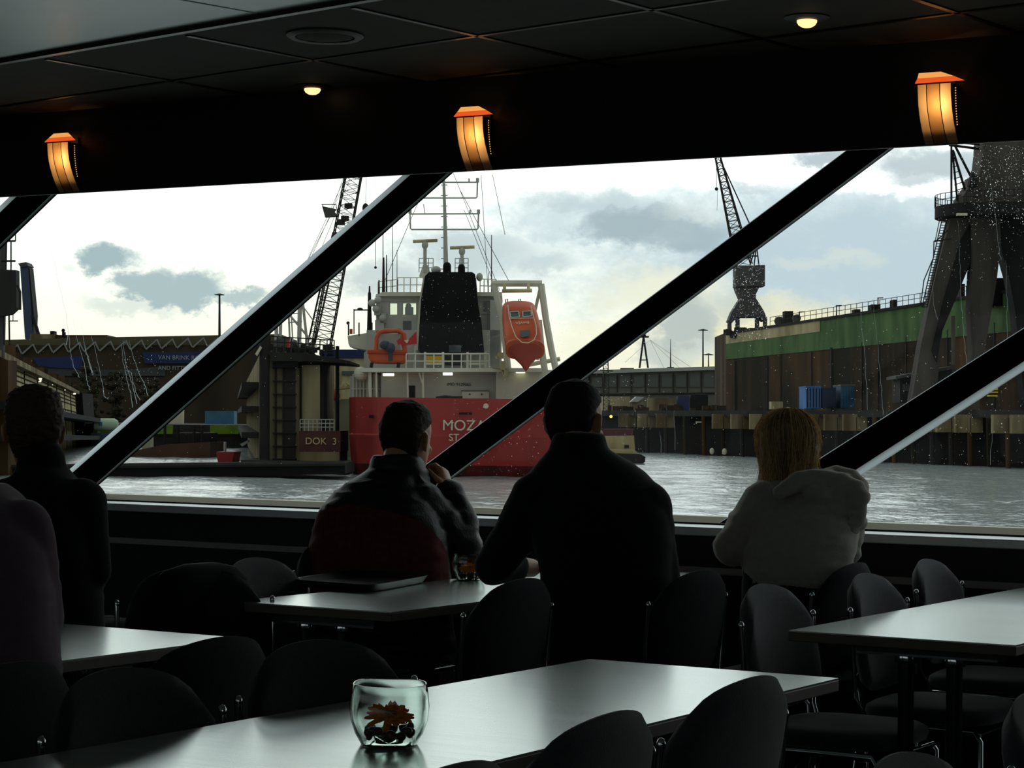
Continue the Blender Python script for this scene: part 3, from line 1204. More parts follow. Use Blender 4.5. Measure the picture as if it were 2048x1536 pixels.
def strands(name, m, parent, n, gen, r=.0007):
    cu = bpy.data.curves.new(name, 'CURVE')
    cu.dimensions = '3D'
    cu.bevel_depth = r
    cu.bevel_resolution = 0
    off = V((0, 0, 0))
    q = parent
    while q is not None:
        off += V(q.location)
        q = q.parent
    for _ in range(n):
        pts = gen()
        sp = cu.splines.new('POLY')
        sp.points.add(len(pts) - 1)
        for i, p in enumerate(pts):
            sp.points[i].co = (*(p - off), 1)
            sp.points[i].radius = 1 - .7 * i / len(pts)
    cu.materials.append(m)
    o = bpy.data.objects.new(name, cu)
    COL.objects.link(o)
    o.parent = parent
    o['kind'] = 'stuff'
    return o


def legs(skin, cloth, shoe, hipL, hipR, kneeL, kneeR, footL, footR, fdir):
    for h, k, f in ((hipL, kneeL, footL), (hipR, kneeR, footR)):
        cloth_pts = [h, (h + k) / 2, k, (k + f) / 2 + UP * .02, f + UP * .06]
        limb(cloth, cloth_pts, [.088, .080, .066, .060, .054])
        limb(skin, [h, k, f + UP * .05], [.075, .052, .036])
        d = fdir
        shoe.append(MB().loft([(f + UP * .0 - d * .07, d * .0 + d.cross(UP) * .028, UP * .030), (f - d * .05 + UP * .022, d.cross(UP) * .038, UP * .038), (f + d * .03 + UP * .02, d.cross(UP) * .042, UP * .036), (f + d * .12 + UP * .006, d.cross(UP) * .045, UP * .024), (f + d * .185 + UP * -.004, d.cross(UP) * .028, UP * .014)], 18, 2.6))


def torso_rings(rows, base, fdir):
    """rows: y, xl, xr, dD (forward shift), depth half  -> rings facing fdir"""
    side = fdir.cross(UP).normalized()
    out = []
    for y, xl, xr, dd, hd in rows:
        c = at((xl + xr) / 2, y, base + dd)
        w = (xr - xl) / 2 * (base + dd) / F
        out.append((c, side * w, fdir * hd))
    return out


def fdirection(a):
    a = math.radians(a)
    return (FH * math.cos(a) + R0 * math.sin(a)).normalized()


# ------------------------------------------------ the man in black, seen from behind
def man_in_black():
    D = 6.62
    fd = fdirection(4)
    lab = 'man in a plain black sweater seen from behind, leaning on the tray table'
    rows = [(1400, 1078, 1345, -.02, .135), (1320, 1082, 1342, -.03, .135), (1230, 1080, 1344, -.02, .13), (1150, 1082, 1342, 0, .135), (1080, 1062, 1345, .03, .14),
            (1020, 1048, 1338, .07, .14), (975, 1042, 1322, .10, .135), (948, 1056, 1296, .12, .12), (924, 1076, 1262, .13, .10), (902, 1098, 1226, .14, .08)]
    seat = at(1212, 1385, D)
    side = fd.cross(UP).normalized()
    skin, top, trou = MB(), MB(), MB()
    rings = torso_rings(rows, D, fd)
    top.loft(rings, 30, 2.4)
    skin.loft([(c, a * .84, b * .84) for c, a, b in rings], 24, 2.4)
    # arms: left elbow out on the table edge, right arm hanging down to the lap
    sl, el, wl = at(1080, 1000, D + .08), at(988, 1132, D + .06), at(1062, 1136, D + .24)
    limb(top, [sl, (sl * .5 + el * .5) + at(1028, 1050, D + .07) * 0, el, el * .45 + wl * .55], [.092, .072, .060, .047])
    limb(skin, [sl, el, wl], [.066, .044, .030])
    hand(skin, wl, (at(1150, 1128, D + .42) - wl), UP, 1, .35)
    sr, er, wr = at(1288, 1016, D + .06), at(1322, 1165, D + .02), at(1268, 1235, D + .24)
    limb(top, [sr, (sr + er) / 2, er, er * .4 + wr * .6], [.086, .072, .060, .047])
    limb(skin, [sr, er, wr], [.066, .044, .030])
    hand(skin, wr, (fd * .9 - UP * .25 - side * .2), UP, -1, .4)
    # neck and head, turned slightly to the left
    nk = at(1158, 905, D + .15)
    limb(skin, [nk - UP * .05, nk + UP * .02, at(1155, 862, D + .19)], [.070, .062, .058])
    hf = fdirection(25)
    up = (UP + fd * .10).normalized()
    chin = at(1150, 922, D + .19)
    fr = head(skin, chin, hf, up, 1.02)
    top.loft([(nk + UP * .000 - fd * .02, side * .096, fd * .085), (nk + UP * .022 - fd * .018, side * .088, fd * .078), (nk + UP * .048 - fd * .012, side * .082, fd * .076), (nk + UP * .060 - fd * .008, side * .074, fd * .070)], 24)
    h = at(1212, 1385, D)
    h.z = .575
    hL, hR = h - side * -.0 - side * .11, h + side * .11
    kd = (V((0, 1, 0)) * .9 + V((-.15, 0, 0))).normalized()
    shoes = []
    kL, kR = hL + kd * .42 - UP * .02 - side * .04, hR + kd * .42 - UP * .02 + side * .05
    legs(skin, trou, shoes, hL, hR, kL, kR, V((kL.x, kL.y + .02, .055)), V((kR.x, kR.y - .12, .055)), kd)
    trou.ball(h, (.19, .15, .10))
    skin.ball(h, (.15, .12, .085))
    body = fuse(skin, 'person', M_skin, None, .0055, 4, origin=V((seat.x, seat.y, 0)))
    tag(body, lab, 'person')
    m_blk = mat('black_knit', lin(24, 24, 25), .92, spec=.1, var=.2, vscale=60, sheen=.12)
    fuse(top, 'sweater', m_blk, body, .009, 8, .004, 9.)
    fuse(trou, 'trousers', mat('black_trousers', lin(20, 20, 22), .9, spec=.1), body, .010, 5, .003)
    for s in shoes:
        s.build('shoe', M_black, body, smooth=True)
    short_hair(*fr, 1.02, mat('cropped_dark_hair', lin(30, 25, 21), .8, spec=.2, var=.4, vscale=300), body, .007, .028, .002)
    eyes(*fr, 1.02, body)


# ------------------------------------------------ the man in the red and black jacket
def man_in_jacket():
    D = 7.62
    fd = fdirection(22)
    lab = 'man in a red and black jacket resting his fist against his cheek'
    rows = [(1300, 612, 915, -.04, .15), (1220, 606, 908, -.04, .15), (1150, 604, 905, -.03, .145), (1100, 612, 902, -.01, .14), (1060, 622, 893, .01, .14),
            (1028, 634, 880, .03, .14), (1000, 652, 866, .06, .13), (978, 678, 852, .08, .12), (958, 708, 842, .09, .10), (942, 738, 838, .10, .085)]
    side = fd.cross(UP).normalized()
    skin, top, trou = MB(), MB(), MB()
    rings = torso_rings(rows, D, fd)
    top.loft(rings, 30, 2.3)
    skin.loft([(c, a * .84, b * .84) for c, a, b in rings], 24, 2.3)
    # right arm: elbow propped, forearm up to the face
    sr, er, wr = at(838, 1012, D + .05), at(930, 1098, D + .04), at(897, 985, D + .13)
    limb(top, [sr, (sr + er) / 2, er], [.090, .078, .062])
    limb(top, [er, er * .5 + wr * .5 + R0 * .012, wr + (er - wr) * .06], [.062, .056, .050])
    limb(top, [wr + (er - wr) * .10, wr + (er - wr) * .02], [.052, .053])
    limb(skin, [sr, er, wr], [.06, .044, .030])
    hd = at(884, 930, D + .16) - wr
    hand(skin, wr, hd + fdirection(0) * .01, (R0 * .85 + FH * -.35), -1, 1.0, .95)
    # left arm down on the lap
    sl_, el_, wl_ = at(692, 1034, D + .03), at(652, 1120, D + .02), at(700, 1180, D + .28)
    limb(top, [sl_, (sl_ + el_) / 2, el_, el_ * .45 + wl_ * .55], [.080, .074, .062, .050])
    limb(skin, [sl_, el_, wl_], [.06, .044, .030])
    hand(skin, wl_, fd * .9 - UP * .3 + side * .3, UP, 1, .4)
    nk = at(795, 948, D + .11)
    limb(skin, [nk - UP * .05, nk + UP * .02, at(802, 900, D + .14)], [.068, .060, .058])
    hf = fdirection(27)
    up = (UP + fd * .06 + R0 * .04).normalized()
    chin = at(810, 945, D + .15)
    fr = head(skin, chin, hf, up, 1.0)
    # stand-up collar, open to the front
    col = [(nk - UP * .02 + R0 * .008, side * .112, fd * .092), (nk + UP * .006 + R0 * .006, side * .104, fd * .086), (nk + UP * .034 + R0 * .000, side * .094, fd * .082), (nk + UP * .060 - R0 * .006, side * .086, fd * .076), (nk + UP * .066 - R0 * .006, side * .078, fd * .070)]
    top.loft(col, 26)
    top.prism([at(838, 952, D + .02), at(872, 985, D + .02), at(880, 1000, D + .02), at(838, 980, D + .02)], FH * .05)
    h = at(765, 1308, D)
    h.z = .575
    kd = V((.05, 1, 0)).normalized()
    hL, hR = h - side * .10, h + side * .10
    kL, kR = hL + kd * .44 - side * .03, hR + kd * .44 + side * .06
    shoes = []
    legs(skin, trou, shoes, hL, hR, kL, kR, V((kL.x, kL.y + .02, .055)), V((kR.x, kR.y + .04, .055)), kd)
    trou.ball(h, (.19, .15, .10))
    skin.ball(h, (.15, .12, .085))
    body = fuse(skin, 'person', M_skin, None, .0055, 4, origin=V((h.x, h.y, 0)))
    tag(body, lab, 'person')
    m_l = mat('black_leather', lin(17, 18, 18), .5, spec=.3, var=.2, vscale=30, bump=.2, bscale=140)
    m_r = mat('dark_red_cloth', lin(92, 44, 42), .85, spec=.15, var=.25, vscale=50)
    jo = fuse(top, 'jacket', m_l, body, .0085, 4, .011, 11.)
    me = jo.data
    me.materials.append(m_r)
    off = V(body.location)
    curve = [(560, 1090), (612, 1052), (634, 1024), (665, 1012), (700, 1009), (775, 1021), (846, 1044), (880, 1078), (895, 1104), (903, 1200)]
    for p in me.polygons:
        w = p.center + off
        d = w - CAM
        z = d.dot(FW)
        px, py = 1024 + F * d.dot(RR) / z, 768 - F * d.dot(UU) / z
        if px > 903:
            continue
        yb = 1e9
        for (xa, ya), (xb, yb_) in zip(curve, curve[1:]):
            if xa <= px <= xb:
                yb = ya + (yb_ - ya) * (px - xa) / (xb - xa)
        if py > yb and py < 1190:
            p.material_index = 1
    fuse(trou, 'trousers', mat('dark_jeans', lin(24, 25, 30), .9, spec=.1), body, .010, 5, .003)
    for s in shoes:
        s.build('shoe', M_black, body, smooth=True)
    short_hair(*fr, 1.0, mat('short_brown_hair', lin(46, 37, 29), .75, spec=.25, var=.5, vscale=260), body, .013, .022, .004)
    eyes(*fr, 1.0, body)


# ------------------------------------------------ the blond woman
def woman():
    D = 7.18
    fd = fdirection(14)
    lab = 'blond woman in a pale hooded sweater with her chin in her hands'
    rows = [(1330, 1478, 1700, -.02, .15), (1240, 1480, 1698, -.02, .145), (1170, 1484, 1702, 0, .14), (1120, 1486, 1704, .02, .14), (1080, 1492, 1712, .03, .135),
            (1040, 1498, 1716, .05, .13), (1005, 1512, 1706, .08, .12), (980, 1532, 1688, .10, .105), (962, 1548, 1664, .11, .085)]
    side = fd.cross(UP).normalized()
    skin, top, trou, belt = MB(), MB(), MB(), MB()
    rings = torso_rings(rows, D, fd)
    top.loft(rings[2:], 30, 2.3)
    belt.loft([(c, a * .985, b * .985) for c, a, b in rings[:4]], 30, 2.3)
    skin.loft([(c, a * .84, b * .84) for c, a, b in rings], 24, 2.3)
    # left arm: elbow out to the left, forearm up to the cheek
    sl_, el_, wl_ = at(1530, 1010, D + .06), at(1462, 1100, D + .06), at(1520, 985, D + .16)
    limb(top, [sl_, (sl_ + el_) / 2, el_], [.078, .070, .058])
    limb(top, [el_, el_ * .52 + wl_ * .48 - R0 * .006, el_ * .22 + wl_ * .78], [.058, .052, .045])
    limb(skin, [sl_, el_, wl_], [.055, .040, .027])
    hand(skin, wl_, at(1532, 930, D + .19) - wl_, -R0 - FH * .2, 1, .25, .92)
    sr, er, wr = at(1688, 1020, D + .05), at(1690, 1100, D + .16), at(1605, 985, D + .24)
    limb(top, [sr, (sr + er) / 2, er, er * .35 + wr * .65], [.070, .062, .054, .044])
    limb(skin, [sr, er, wr], [.055, .040, .027])
    hand(skin, wr, at(1600, 935, D + .26) - wr, R0 - FH * .2, -1, .25, .92)
    nk = at(1590, 968, D + .12)
    limb(skin, [nk - UP * .05, nk + UP * .02, at(1582, 930, D + .15)], [.058, .050, .050])
    hf = fdirection(-4)
    up = (UP + fd * .12 - R0 * .03).normalized()
    chin = at(1574, 962, D + .17)
    fr = head(skin, chin, hf, up, .97)
    h = at(1588, 1335, D)
    h.z = .575
    kd = V((.0, 1, 0)).normalized()
    hL, hR = h - side * .10, h + side * .10
    kL, kR = hL + kd * .42 - side * .02, hR + kd * .42 + side * .02
    shoes = []
    legs(skin, trou, shoes, hL, hR, kL, kR, V((kL.x, kL.y + .02, .055)), V((kR.x, kR.y + .04, .055)), kd)
    trou.ball(h, (.18, .14, .10))
    skin.ball(h, (.15, .12, .085))
    body = fuse(skin, 'person', M_skin, None, .0055, 4, origin=V((h.x, h.y, 0)))
    tag(body, lab, 'person')
    m_h = mat('pale_fleece', lin(178, 174, 160), .95, spec=.1, var=.12, vscale=40, bump=.3, bscale=300, sheen=.4)
    fuse(top, 'hooded_sweater', m_h, body, .008, 5, .011, 10.)
    # hood lying on her right shoulder and back
    hd = MB()
    pts = [(1560, 985), (1600, 962), (1640, 960), (1680, 966), (1714, 978), (1724, 995), (1706, 1008)]
    pp = [at(x, y, D - .04 + .02 * math.sin(i)) for i, (x, y) in enumerate(pts)]
    limb(hd, pp, [.022, .034, .036, .034, .030, .026, .022])
    for (x, y, r, dd) in ((1640, 985, .060, -.02), (1680, 995, .062, -.01), (1700, 1020, .048, -.01), (1712, 1045, .036, -.02), (1700, 1056, .034, -.03), (1670, 1018, .06, -.01), (1690, 962, .034, .08), (1660, 955, .030, .10)):
        hd.ball(at(x, y, D + dd), (r, r, r * .8))
    limb(hd, [at(1700, 1055, D - .05), at(1716, 1040, D - .05), at(1722, 1008, D - .05)], [.022, .022, .020])
    limb(hd, [at(1648, 950, D + .12), at(1672, 946, D + .12), at(1704, 954, D + .10), at(1724, 970, D + .05), at(1726, 988, D - .0)], [.02, .022, .024, .022, .020])
    fuse(hd, 'hood', m_h, body, .006, 3, .006, 14.)
    fuse(belt, 'shirt_hem', mat('black_top', lin(22, 22, 23), .9, spec=.1), body, .010, 5, .003)
    fuse(trou, 'trousers', mat('woman_trousers', lin(30, 30, 34), .9, spec=.1), body, .010, 5, .003)
    for s in shoes:
        s.build('shoe', M_black, body, smooth=True)
    # bobbed hair
    P, sd, f2, u2 = fr
    hb = MB()
    R = [(-.012, .070, .012, -.075), (.02, .084, .02, -.094), (.06, .094, .028, -.108), (.10, .099, .03, -.117), (.145, .099, .045, -.119), (.18, .094, .06, -.113), (.205, .083, .07, -.099), (.228, .064, .06, -.078), (.244, .038, .035, -.052), (.252, .012, .01, -.03)]
    hb.loft([(P(0, (f + b) / 2, z), sd * w, f2 * (f - b) / 2) for z, w, f, b in R], 30, 2.05)
    m_hair = mat('blond_hair', lin(150, 128, 90), .45, spec=.5, var=.4, vscale=120)
    ho = fuse(hb, 'hair', m_hair, body, .0045, 4, .004, 40.)
    crown = (0, -.02, .25)

    def gen():
        t = random.uniform(-2.75, 2.75)           # around the back from cheek to cheek
        x, y = math.sin(t + math.pi), math.cos(t + math.pi)
        ln = random.uniform(.8, 1.08)
        pts = []
        k = random.uniform(.96, 1.05)
        flick = random.uniform(-.12, .16)
        sway = random.uniform(-.02, .02)
        for i in range(9):
            q = i / 8 * ln
            if q < .4:
                a = q / .4 * 1.45
                z = .148 + .106 * math.cos(a)
                r = math.sin(a)
            else:
                z = .160 - (q - .4) / .6 * .185
                r = 1. - .06 * ((q - .4) / .6) ** 2 + random.uniform(-.03, .03) + flick * ((q - .4) / .6) ** 4
            w = .0985 * k
            pts.append(P(x * r * w + sway * math.sin(q * 4), -.022 + y * r * .098 * k - (.0 if q < .4 else .008), z))
        return pts
    m_str = translucent('blond_strands', lin(238, 214, 164), .6)
    strands('hair_strands', m_str, ho, 420, gen, .0008)
    strands('dark_strands', translucent('dark_blond_strands', lin(128, 106, 72), .6), ho, 220, gen, .0008)

    def wisp():
        t = random.uniform(-2.7, 2.7)
        x, y = math.sin(t + math.pi), math.cos(t + math.pi)
        z = random.uniform(.02, .25)
        r = .1 if z < .148 else .1 * math.sqrt(max(.02, 1 - ((z - .148) / .106) ** 2))
        p = P(x * r, -.022 + y * r, z)
        q = P(x * (r + .012), -.022 + y * (r + .012), z - .012 + random.uniform(-.01, .016))
        e = P(x * (r + .014) + random.uniform(-.012, .012), -.022 + y * (r + .012), z - .045)
        return [p, q, e]
    strands('stray_strands', m_str, ho, 90, wisp, .0005)
    eyes(*fr, .97, body)


# ------------------------------------------------ far left man in dark clothes
def left_man():
    D = 6.6
    fd = fdirection(16)
    lab = 'man in dark clothes at the far left, standing out against the dock wall'
    rows = [(1420, -18, 215, -.02, .14), (1300, -14, 212, -.02, .14), (1200, -12, 206, 0, .14), (1110, -12, 198, .02, .14), (1050, -10, 192, .04, .135), (1005, 0, 184, .06, .13),
            (972, 14, 166, .08, .115), (948, 30, 142, .09, .095), (930, 40, 126, .10, .075)]
    side = fd.cross(UP).normalized()
    skin, top, trou = MB(), MB(), MB()
    rings = torso_rings(rows, D, fd)
    top.loft(rings, 30, 2.3)
    skin.loft([(c, a * .84, b * .84) for c, a, b in rings], 24, 2.3)
    sr, er, wr = at(162, 1008, D + .04), at(186, 1140, D + .0), at(150, 1215, D + .22)
    limb(top, [sr, (sr + er) / 2, er, er * .4 + wr * .6], [.080, .066, .056, .046])
    limb(skin, [sr, er, wr], [.058, .042, .029])
    hand(skin, wr, fd * .9 - UP * .3 - side * .2, UP, -1, .4)
    sl_, el_, wl_ = at(18, 1008, D + .04), at(-2, 1140, D + .0), at(40, 1215, D + .22)
    limb(top, [sl_, (sl_ + el_) / 2, el_, el_ * .4 + wl_ * .6], [.080, .066, .056, .046])
    limb(skin, [sl_, el_, wl_], [.058, .042, .029])
    hand(skin, wl_, fd * .9 - UP * .3 + side * .2, UP, 1, .4)
    nk = at(82, 930, D + .10)
    limb(skin, [nk - UP * .05, nk + UP * .02, at(78, 885, D + .12)], [.066, .060, .058])
    limb(top, [nk - UP * .03, nk + UP * .012], [.080, .074])
    hf = fdirection(-16)
    up = (UP + fd * .05 - R0 * .02).normalized()
    chin = at(64, 940, D + .13)
    fr = head(skin, chin, hf, up, 1.0)
    h = at(96, 1400, D)
    h.z = .575
    kd = V((0, 1, 0)).normalized()
    hL, hR = h - side * .10, h + side * .10
    kL, kR = hL + kd * .42, hR + kd * .42
    shoes = []
    legs(skin, trou, shoes, hL, hR, kL, kR, V((kL.x, kL.y + .02, .055)), V((kR.x, kR.y + .04, .055)), kd)
    trou.ball(h, (.18, .14, .10))
    skin.ball(h, (.15, .12, .085))
    body = fuse(skin, 'person', M_skin, None, .0055, 4, origin=V((h.x, h.y, 0)))
    tag(body, lab, 'person')
    fuse(top, 'jumper', mat('black_jumper', lin(22, 22, 23), .92, spec=.08, sheen=.08), body, .009, 8, .004, 9.)
    fuse(trou, 'trousers', mat('man_trousers', lin(22, 22, 24), .9, spec=.1), body, .010, 5, .003)
    for s in shoes:
        s.build('shoe', M_black, body, smooth=True)
    short_hair(*fr, 1.0, mat('brown_hair', lin(74, 60, 44), .7, spec=.3, var=.5, vscale=200), body, .017, .035, .006)
    eyes(*fr, 1.0, body)


# ------------------------------------------------ person in the purple sweater, cut off by the frame
def purple_person():
    D = 4.18
    fd = fdirection(4)
    lab = 'person in a purple grey sweater cut off by the left frame edge'
    rows = [(1420, -205, 120, -.02, .14), (1330, -210, 118, -.02, .14), (1250, -208, 112, -.01, .14), (1180, -202, 108, 0, .14), (1110, -194, 100, .02, .135), (1060, -178, 86, .04, .13),
            (1020, -152, 62, .06, .115), (990, -120, 34, .08, .095), (968, -92, 6, .09, .075)]
    side = fd.cross(UP).normalized()
    skin, top, trou = MB(), MB(), MB()
    rings = torso_rings(rows, D, fd)
    top.loft(rings, 30, 2.3)
    skin.loft([(c, a * .84, b * .84) for c, a, b in rings], 24, 2.3)
    sr, er, wr = at(42, 1062, D + .03), at(70, 1240, D + .03), at(40, 1320, D + .22)
    limb(top, [sr, at(54, 1130, D + .03), er, er * .4 + wr * .6], [.062, .060, .056, .044])
    limb(skin, [sr, er, wr], [.052, .040, .028])
    hand(skin, wr, fd * .9 - UP * .1 - side * .2, UP, -1, .35)
    sl_, el_, wl_ = at(-130, 1062, D + .03), at(-150, 1230, D + .03), at(-60, 1300, D + .16)
    limb(top, [sl_, (sl_ + el_) / 2, el_, el_ * .4 + wl_ * .6], [.062, .060, .056, .044])
    limb(skin, [sl_, el_, wl_], [.052, .040, .028])
    hand(skin, wl_, fd * .9 - UP * .1 + side * .2, UP, 1, .35)
    nk = at(-98, 985, D + .10)
    limb(skin, [nk - UP * .05, nk + UP * .02, nk + UP * .07 + fd * .02], [.060, .054, .052])
    limb(top, [nk - UP * .02, nk + UP * .008], [.070, .066])
    hf = fdirection(-30)
    up = (UP - R0 * .02).normalized()
    chin = nk + UP * .035 + fd * .05 - R0 * .10
    fr = head(skin, chin, hf, up, .97)
    h = at(-40, 1420, D)
    h.z = .565
    kd = V((-.75, .65, 0)).normalized()
    s2 = kd.cross(UP)
    hL, hR = h - s2 * .10, h + s2 * .10
    kL, kR = hL + kd * .42, hR + kd * .42
    shoes = []
    legs(skin, trou, shoes, hL, hR, kL, kR, V((kL.x, kL.y, .055)), V((kR.x, kR.y, .055)), kd)
    trou.ball(h, (.17, .14, .09))
    skin.ball(h, (.14, .12, .08))
    body = fuse(skin, 'person', M_skin, None, .0055, 4, origin=V((h.x, h.y, 0)))
    tag(body, lab, 'person')
    fuse(top, 'sweater', mat('purple_grey_knit', lin(96, 74, 86), .92, spec=.1, var=.15, vscale=50, sheen=.3), body, .008, 6, .006, 9.)
    fuse(trou, 'trousers', mat('grey_trousers', lin(30, 30, 32), .9, spec=.1), body, .010, 5, .003)
    for s in shoes:
        s.build('shoe', M_black, body, smooth=True)
    short_hair(*fr, .97, mat('dark_brown_hair', lin(60, 46, 36), .7, spec=.3, var=.5, vscale=200), body, .016, .035, .006)
    eyes(*fr, .97, body)


man_in_black()
man_in_jacket()
woman()
left_man()
purple_person()
# ================================================================== OUTSIDE
# ---- water
m_, nt_, N_, L_ = newmat('harbour_water')
b_ = N_['Principled BSDF']
b_.inputs['Base Color'].default_value = (.40, .45, .43, 1)
b_.inputs['Roughness'].default_value = .12
b_.inputs['IOR'].default_value = 2.5
tc_ = N_.new('ShaderNodeTexCoord')
mp_ = N_.new('ShaderNodeMapping')
mp_.inputs['Scale'].default_value = (1, 1, 1)
L_.new(tc_.outputs['Object'], mp_.inputs['Vector'])
hs = []
for s_, d_, w_ in ((.55, 3, 1.), (2.2, 3, .35)):
    q_ = N_.new('ShaderNodeTexNoise')
    q_.inputs['Scale'].default_value = s_
    q_.inputs['Detail'].default_value = d_
    L_.new(mp_.outputs['Vector'], q_.inputs['Vector'])
    k_ = N_.new('ShaderNodeMath')
    k_.operation = 'MULTIPLY'
    k_.inputs[1].default_value = w_
    L_.new(q_.outputs['Fac'], k_.inputs[0])
    hs.append(k_)
a_ = N_.new('ShaderNodeMath')
L_.new(hs[0].outputs[0], a_.inputs[0])
L_.new(hs[1].outputs[0], a_.inputs[1])
bp_ = N_.new('ShaderNodeBump')
bp_.inputs['Strength'].default_value = 1.
bp_.inputs['Distance'].default_value = .12
L_.new(a_.outputs[0], bp_.inputs['Height'])
L_.new(bp_.outputs['Normal'], b_.inputs['Normal'])
M_water = m_


def wplane(x, D):
    return V((0, 0, 0)) + R0 * x + FH * D + UP * WATER


wm = MB()
nr, nc = 300, 230
for i in range(nr + 1):
    D = 11 * (330 / 11) ** (i / nr)
    for k in range(nc + 1):
        a = -1 + 2 * k / nc
        X = a * (.31 * D + 6)
        p = wplane(X, D)
        q = V((p.x, p.y, 0))
        h = noise.noise(q * .22) * .10 + noise.noise(q * .55 + V((9, 2, 5))) * .085 + noise.noise(V((q.x * 1.5, q.y * 1.5, 3))) * .045 * min(1, 60 / D)
        wm.v.append(p + UP * h * min(1, (340 - D) / 60))
for i in range(nr):
    for k in range(nc):
        p = i * (nc + 1) + k
        wm.f.append((p, p + 1, p + nc + 2, p + nc + 1))
struct(wm.build('water', M_water, smooth=True))
for nm_, s_ in (('water_left', -1), ('water_right', 1)):
    struct(MB().add([wplane(s_ * 9, -20), wplane(s_ * (.31 * 330 + 6), 330), wplane(s_ * 900, 330), wplane(s_ * 900, -20)], [(0, 1, 2, 3)]).build(nm_, M_water))
struct(MB().add([wplane(-900, -20), wplane(900, -20), wplane(900, -500), wplane(-900, -500)], [(0, 1, 2, 3)]).build('water_behind', M_water))
struct(MB().add([wplane(-600, 325) - UP * .05, wplane(600, 325) - UP * .05, wplane(1500, 1500) - UP * .05, wplane(-1500, 1500) - UP * .05], [(0, 1, 2, 3)]).build('water_far', M_water))

# ---- materials out there
O_rust = mat('rusty_steel', lin(96, 70, 42), .9, spec=.1, col2=lin(44, 40, 30), vscale=.35, stretch=(1, 1, .16), thr=(.3, .6))
O_dark = mat('dark_steel', lin(48, 46, 42), .8, spec=.2, var=.4, vscale=.8, stretch=(1, 1, .2))
O_black = mat('sooty_black', lin(24, 24, 24), .8, spec=.15, var=.3, vscale=1)
O_conc = mat('stained_concrete', lin(150, 138, 104), .9, spec=.1, col2=lin(88, 74, 50), vscale=.5, stretch=(1, 1, .15))
O_beige = mat('beige_paint', lin(196, 184, 140), .8, spec=.2, col2=lin(150, 136, 96), vscale=.7, stretch=(1, 1, .2))
O_green = mat('green_paint', lin(92, 122, 72), .8, spec=.2, col2=lin(64, 92, 50), vscale=.6, stretch=(1, 1, .3))
O_red = mat('red_hull_paint', lin(164, 54, 48), .6, spec=.25, col2=lin(132, 42, 38), vscale=.35, stretch=(1, 1, .3))
O_redd = mat('dark_red_boot', lin(104, 34, 30), .7, spec=.2, col2=lin(60, 30, 26), vscale=.8, stretch=(1, 1, .3))
O_white = mat('ship_white_paint', lin(214, 212, 194), .6, spec=.3, col2=lin(188, 184, 160), vscale=.5, stretch=(1, 1, .2))
O_wgrey = mat('ship_grey_paint', lin(176, 176, 164), .6, spec=.3, var=.12, vscale=.5)
O_orange = mat('lifeboat_orange', lin(200, 88, 42), .5, spec=.3, col2=lin(168, 66, 34), vscale=.6)
O_glass = mat('dark_window_glass', lin(60, 66, 66), .1, spec=.6)
O_blue = mat('blue_paint', lin(70, 122, 186), .75, spec=.2, col2=lin(50, 92, 146), vscale=.5, stretch=(1, 1, .2))
O_navy = mat('navy_sign', lin(44, 54, 92), .7, spec=.2, var=.2, vscale=.4)
O_slate = mat('slate_blue', lin(72, 84, 104), .8, spec=.1, var=.2, vscale=.05)
O_brick = mat('dark_shed_cladding', lin(70, 60, 46), .9, spec=.1, col2=lin(46, 40, 32), vscale=.12, stretch=(1, 1, .3))
O_roof = mat('olive_roof', lin(92, 86, 62), .9, spec=.1, var=.2, vscale=.2)
O_letter = mat('white_lettering', lin(204, 196, 166), .7)
O_tree = mat('winter_trees', lin(62, 58, 42), .95, spec=.05, col2=lin(38, 38, 28), vscale=.5)
O_grass = mat('green_verge', lin(104, 132, 48), .95, spec=.05, var=.3, vscale=1)
O_yellow = mat('yellow_paint', lin(206, 168, 40), .7, spec=.2)
O_grey = mat('crane_grey', lin(84, 84, 80), .75, spec=.2, var=.3, vscale=.5, stretch=(1, 1, .3))
O_tube = emit('fluorescent_tube', (1, 1, .62, 1), 3.2)
FS = FH


def rail(mb, px, D0, D1, h, n, r=.03, rows=3):
    """guard rail: posts and bars between two pixel points"""
    (xa, ya), (xb, yb) = px
    A, B = at(xa, ya, D0), at(xb, yb, D1)
    for k in range(rows):
        u = UP * (h * (k + 1) / rows)
        mb.tube([A + u, B + u], r * .8, 4)
    for i in range(n + 1):
        p = A.lerp(B, i / n)
        mb.tube([p, p + UP * h], r, 4)


def lattice(mb, A, B, wa, wb, side, dep, n, rc=.09, rb=.04):
    """four-chord lattice boom from A to B"""
    def corner(t):
        c = A.lerp(B, t)
        w = wa + (wb - wa) * t
        return [c + side * (sx * w / 2) + dep * (sy * w / 2) for sx, sy in ((-1, -1), (1, -1), (1, 1), (-1, 1))]
    prev = corner(0)
    for i in range(1, n + 1):
        cur = corner(i / n)
        for k in range(4):
            mb.tube([prev[k], cur[k]], rc, 4, False)
            a, b = (prev[k], cur[(k + 1) % 4]) if i % 2 else (prev[(k + 1) % 4], cur[k])
            mb.tube([a, b], rb, 3, False)
            mb.tube([cur[k], cur[(k + 1) % 4]], rb, 3, False)
        prev = cur


